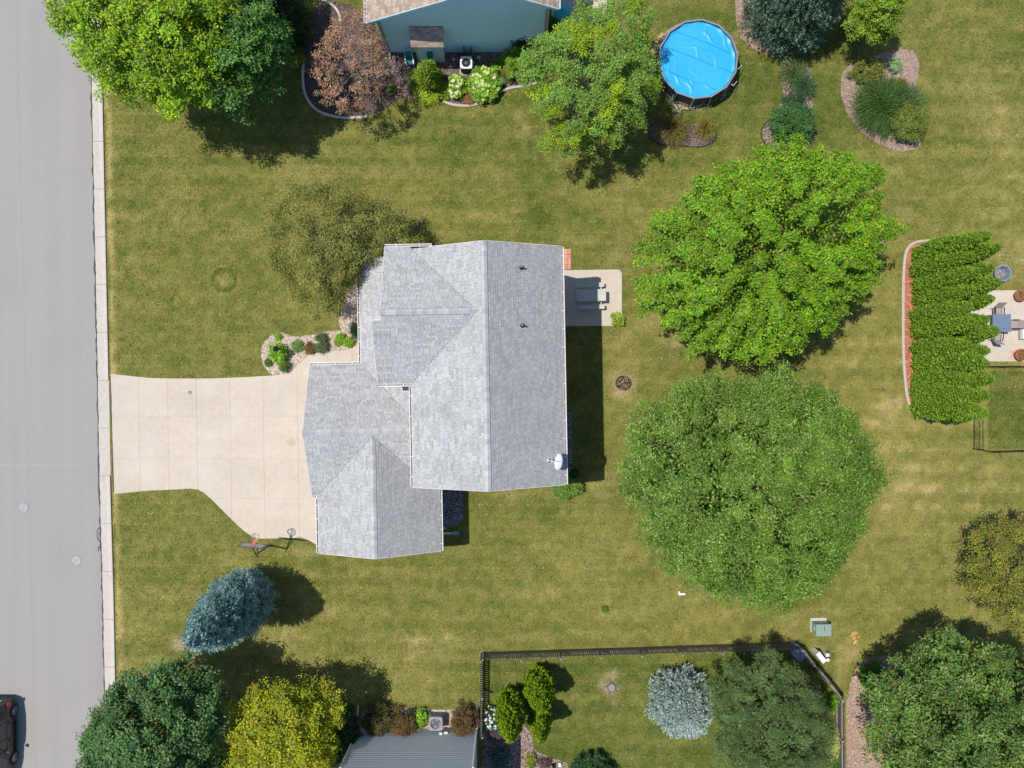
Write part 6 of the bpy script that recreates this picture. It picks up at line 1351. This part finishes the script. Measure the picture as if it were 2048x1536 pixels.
G1 = Y((.10,.18,.03,3),(.16,.24,.04,2),(.06,.12,.025,2)); GB = Y((.20,.36,.03,3),(.28,.42,.04,2),(.12,.26,.03,2)); GY = Y((.24,.29,.04,3),(.30,.33,.05,2),(.14,.20,.03,2)); GD = Y((.03,.08,.025,3),(.05,.11,.035,2),(.02,.05,.02,2)); GT = Y((.07,.16,.12,3),(.11,.21,.16,2),(.04,.10,.08,2))
RUST = Y((.17,.085,.04,3),(.12,.11,.035,3),(.22,.12,.05,1.5),(.07,.06,.03,2)); PURP = Y((.14,.085,.085,3),(.20,.13,.12,2),(.08,.05,.055,2)); PURPD = Y((.06,.04,.09,3),(.10,.07,.13,2))
GOLIVE = Y((.17,.20,.04,3),(.22,.24,.05,2),(.10,.13,.03,3),(.26,.18,.06,.8))
# stone bed by the front walk
shrub('bright lime shrub in the stone bed, largest there, with a lamp post in it', 556, 706, 21, .9, GB, 301, L=.11, Wd=.075, ry=18)
shrub('small pale green mound in the middle of the stone bed', 594.5, 691.5, 11, .4, Y((.17,.28,.07,3),(.24,.34,.12,2)), 302); shrub('dull green shrub at the lower edge of the stone bed by the walk', 568, 731.5, 10.5, .6, G1, 303, ry=12)
shrub('rust-red perennial in the stone bed', 620, 697, 11, .3, Y((.26,.10,.06,3),(.10,.16,.04,2)), 304, dens=.6, name='perennial'); shrub('greyish green shrub in the stone bed just above the walk', 644, 694, 11, .6, Y((.09,.14,.06,3),(.13,.18,.09,2)), 305)
shrub('grey-green shrub touching the tree canopy at the top of the stone bed', 643, 675, 13, .5, Y((.10,.15,.06,3),(.15,.19,.09,2)), 306, ry=9, dens=.7); shrub('lime green perennial nearest the house gutter in the stone bed', 697, 684, 8, .4, GB, 307, name='perennial', L=.10, Wd=.05)
shrub('lime green perennial clump left of the one by the gutter', 682, 677, 8, .4, GB, 308, name='perennial', L=.10, Wd=.05); shrub('tiny yellowish plant below the lime clumps', 676.5, 684.5, 5, .2, GY, 309, name='perennial'); shrub('small green tuft at the upper edge of the stone bed', 556.5, 673.5, 4.5, .2, GB, 310, name='perennial')
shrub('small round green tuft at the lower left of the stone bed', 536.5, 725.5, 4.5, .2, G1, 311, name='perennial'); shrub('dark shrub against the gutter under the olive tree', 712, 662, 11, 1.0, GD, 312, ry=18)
# against the main house and patio
shrub('round yellow-green shrub at the lower right corner of the patio', 1235, 637, 12.5, .7, Y((.30,.40,.03,3),(.40,.46,.10,1.5),(.16,.26,.03,2)), 313, ry=15, L=.09)
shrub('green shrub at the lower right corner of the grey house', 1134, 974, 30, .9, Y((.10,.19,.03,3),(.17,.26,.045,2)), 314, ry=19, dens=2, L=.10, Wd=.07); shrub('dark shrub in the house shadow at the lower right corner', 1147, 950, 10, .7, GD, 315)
# beds under the pale blue wall
conifer('rounded dwarf evergreen cone in front of the chimney chase', 862, 167, [(.05,.64),(.6,.78),(1.4,.70),(2.2,.50),(2.7,.16)], 317, 1300, 9, .14, .08, .03, Y((.24,.37,.04,3),(.31,.43,.05,2),(.17,.28,.03,2)), name='dwarf_conifer', up=.9)
shrub('spreading yellow-tipped juniper below the evergreen cone', 858, 183, 37, .5, Y((.32,.42,.03,3),(.42,.48,.05,2),(.18,.28,.03,2)), 318, name='juniper', ry=22, L=.15, Wd=.035, star=1.6, m=16, amp=.25)
shrub('spreading juniper left of the evergreen cone', 832, 160, 17, .5, Y((.16,.26,.04,3),(.22,.31,.05,2)), 319, name='juniper', ry=22, L=.14, Wd=.035, star=1.6)
FL = [(.62,.74,.20),(.72,.82,.32),(.52,.66,.15),(.76,.80,.44)]
shrub('smaller lime hydrangea with pale flower heads beside the white conditioner', 913, 174, 19, .9, GB, 320, name='hydrangea', ry=26, L=.12, Wd=.09, flowers=(54, .12, FL)); shrub('larger lime hydrangea with pale flower heads right of its smaller neighbour', 969, 168, 31, 1.0, GB, 321, name='hydrangea', ry=34, L=.12, Wd=.09, flowers=(95, .12, FL))
shrub('small orange-brown perennial between the two hydrangeas', 938, 197, 12, .3, Y((.34,.17,.06,3),(.24,.14,.05,2)), 322, name='perennial', dens=.8); grass_plant('broad-leaved green hosta clump above the right edging', 995, 129, 13, .45, 60, GB, 323, name='hosta', wd=.12)
shrub('small red-flowered plant right of the larger hydrangea', 1008, 146, 5, .35, G1, 324, name='perennial', flowers=(7, .07, [(.75,.01,.04)])); shrub('second red-flowered plant nearer the curved edging', 1018, 158, 6, .3, G1, 325, name='perennial', flowers=(5, .06, [(.75,.01,.04)]))
shrub('dark climbing shrub on the right part of the pale blue wall', 1054, 84, 36, 2.4, GD, 326, ry=24, L=.11, Wd=.07, amp=.3); shrub('fresh green drooping shrub between the wall and the mottled tree', 1042, 126, 33, 1.5, Y((.14,.26,.03,3),(.22,.34,.04,2)), 327, ry=34, L=.10, Wd=.05, amp=.28)
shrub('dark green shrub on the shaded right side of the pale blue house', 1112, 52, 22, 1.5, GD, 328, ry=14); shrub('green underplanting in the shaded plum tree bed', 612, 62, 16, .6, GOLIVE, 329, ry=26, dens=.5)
shrub('yellowish shrub in the shadow left of the plum tree', 600, 120, 10, .7, Y((.22,.28,.03,3),(.12,.18,.03,2)), 330); conifer('dark evergreen between the yellow-green maple and the plum tree, in deep shade', 575, 62, [(.1,1.5),(1.2,1.75),(3,1.5),(5,1.0),(7,.4),(7.8,.05)], 331, 1500, 12, .40, .15, .05, Y((.05,.10,.04,3),(.07,.13,.05,2)), name='evergreen_tree')
shrub('green perennial at the right foot of the plum tree', 784, 178, 5, .3, G1, 332, name='perennial', ry=9)
# pool side beds
TAW = Y((.26,.20,.05,3),(.15,.16,.04,3),(.34,.26,.10,1)); GRN = Y((.08,.16,.035,3),(.12,.21,.05,2),(.05,.11,.03,2)); GRP = Y((.11,.19,.05,3),(.17,.25,.09,2),(.30,.25,.14,.6))
grass_plant('dark tawny ornamental grass left in the bed below the pool', 1342, 262, 32, .9, 620, TAW, 333); grass_plant('yellow-tawny ornamental grass right in the bed below the pool', 1409, 261, 22, .7, 420, Y((.34,.30,.07,3),(.22,.22,.05,2)), 334)
grass_plant('light green grass clump at the top of the narrow bed', 1582, 148, 26, .7, 500, GRP, 335); grass_plant('blue-green grass clump in the middle of the narrow bed', 1603, 178, 24, .8, 520, Y((.08,.17,.07,3),(.12,.22,.10,2)), 336)
shrub('small dark bush above the big holly in the narrow bed', 1583, 206, 22, 1.0, GD, 337, ry=16, L=.09); shrub('big dark green holly bush above the bright maple', 1585, 250, 49, 1.9, Y((.045,.12,.03,3),(.07,.16,.045,2),(.11,.21,.08,1)), 338, name='holly_bush', ry=44, L=.10, Wd=.06, kb=14)
shrub('olive green shrub with reddish tips at the top of the island bed', 1737, 142, 32, 1.1, GOLIVE, 339, ry=27, L=.09, kb=12); shrub('small pale mint round shrub at the top of the island bed', 1790, 129, 14.5, .6, Y((.22,.34,.14,3),(.30,.42,.20,2)), 340)
shrub('small green round shrub in the middle of the island bed', 1796, 171, 17, .7, GOLIVE, 341, ry=18); grass_plant('big dark green fountain grass filling the island bed', 1757, 219, 50, 1.1, 2400, GRN, 342, wd=.026); grass_plant('lighter feathery grass at the right of the island bed', 1803, 211, 34, 1.1, 900, GRP, 343)
shrub('round yellow-green shrub at the lower right of the island bed', 1818, 248, 39, 1.5, Y((.17,.22,.04,3),(.23,.27,.06,2),(.10,.14,.03,2)), 344, ry=37, L=.08, kb=14)
shrub('dark purple perennial at the foot of the small bright tree', 1712, 60, 15, .7, PURPD, 345, name='perennial', ry=22)
# bottom edge gardens
shrub('brown-green shrub against the grey house, left of the conditioner', 806, 1446, 30, 1.5, RUST, 346, ry=26, L=.11, Wd=.045, star=1.2, amp=.28); shrub('dark rusty shrub in the shadow at the left of the grey house wall', 757, 1440, 34, 1.5, Y((.09,.07,.03,3),(.12,.10,.04,2),(.06,.08,.03,2)), 347, ry=30, L=.11, Wd=.045, star=1.2, amp=.25)
shrub('brown-green shrub against the grey house, right of the conditioner', 927, 1442, 28, 1.6, RUST, 348, ry=30, L=.11, Wd=.045, star=1.2, amp=.28); shrub('bright green leafy shrub just left of the grey conditioner', 842, 1436, 16, .9, GB, 349, ry=20, L=.12, Wd=.09)
shrub('blue-grey wispy perennial against the grey house wall', 782, 1463, 12, .8, GT, 350, name='perennial', ry=15, dens=.6)
shrub('shrub covered in white flowers beside the fence', 984, 1436, 20, .9, GD, 351, name='flowering_shrub', ry=26, L=.09, Wd=.06, flowers=(60, .08, [(.85,.85,.83),(.8,.82,.78)]))
shrub('dusky purple barberry below the white flowering shrub', 994, 1469, 22, .9, PURP, 352, name='barberry', ry=19, L=.06, Wd=.04, kb=12); shrub('blue-green leafy shrub at the bottom edge', 1001, 1518, 20, .8, GT, 353, ry=20, L=.12, Wd=.08)
shrub('yellow-green young shrub at the bottom edge', 1062, 1521, 10, .6, GY, 354, ry=16); shrub('reddish twiggy shrub at the bottom edge by the hose', 1088, 1527, 13, .5, PURP, 355, ry=9)
shrub('dark leafy shrub rising at the bottom edge of the fenced lawn', 1178, 1545, 50, 1.6, GD, 356, ry=38, L=.12, Wd=.08, amp=.25)
shrub('chartreuse shrub beside the right fence, partly under the pine', 1658, 1487, 26, .8, Y((.46,.50,.14,3),(.36,.42,.10,2),(.55,.58,.22,1)), 357, ry=40, L=.06, Wd=.045, kb=14); shrub('bright green shrub inside the bend of the picket fence', 1658, 1404, 20, 1.2, Y((.12,.26,.02,3),(.20,.34,.03,2)), 358, ry=16, L=.10, Wd=.06)
shrub('green shrub under the right fence at the bottom edge', 1663, 1530, 16, .9, G1, 359, ry=14, L=.10); shrub('dark green shrub between the golden tree and the grey house', 692, 1470, 28, 2.6, GD, 360, ry=60, L=.12, Wd=.08, amp=.25, kb=12); shrub('fresh green shrub between the dark tree and the golden tree', 432, 1528, 36, 2.0, Y((.12,.26,.04,3),(.18,.33,.05,2),(.06,.15,.03,2)), 361, ry=26, L=.12, Wd=.08, amp=.25)
shrub('low rounded green hedge plant at the left foot of the oak', 1742, 1352, 24, 1.1, Y((.07,.17,.02,3),(.12,.24,.03,2)), 362, ry=30, L=.10, kb=12)
shrub('clump of low weeds in the lawn near the ash tree', 1210, 1218, 3, .1, G1, 363, name='weed', cat='weed', stems=False)
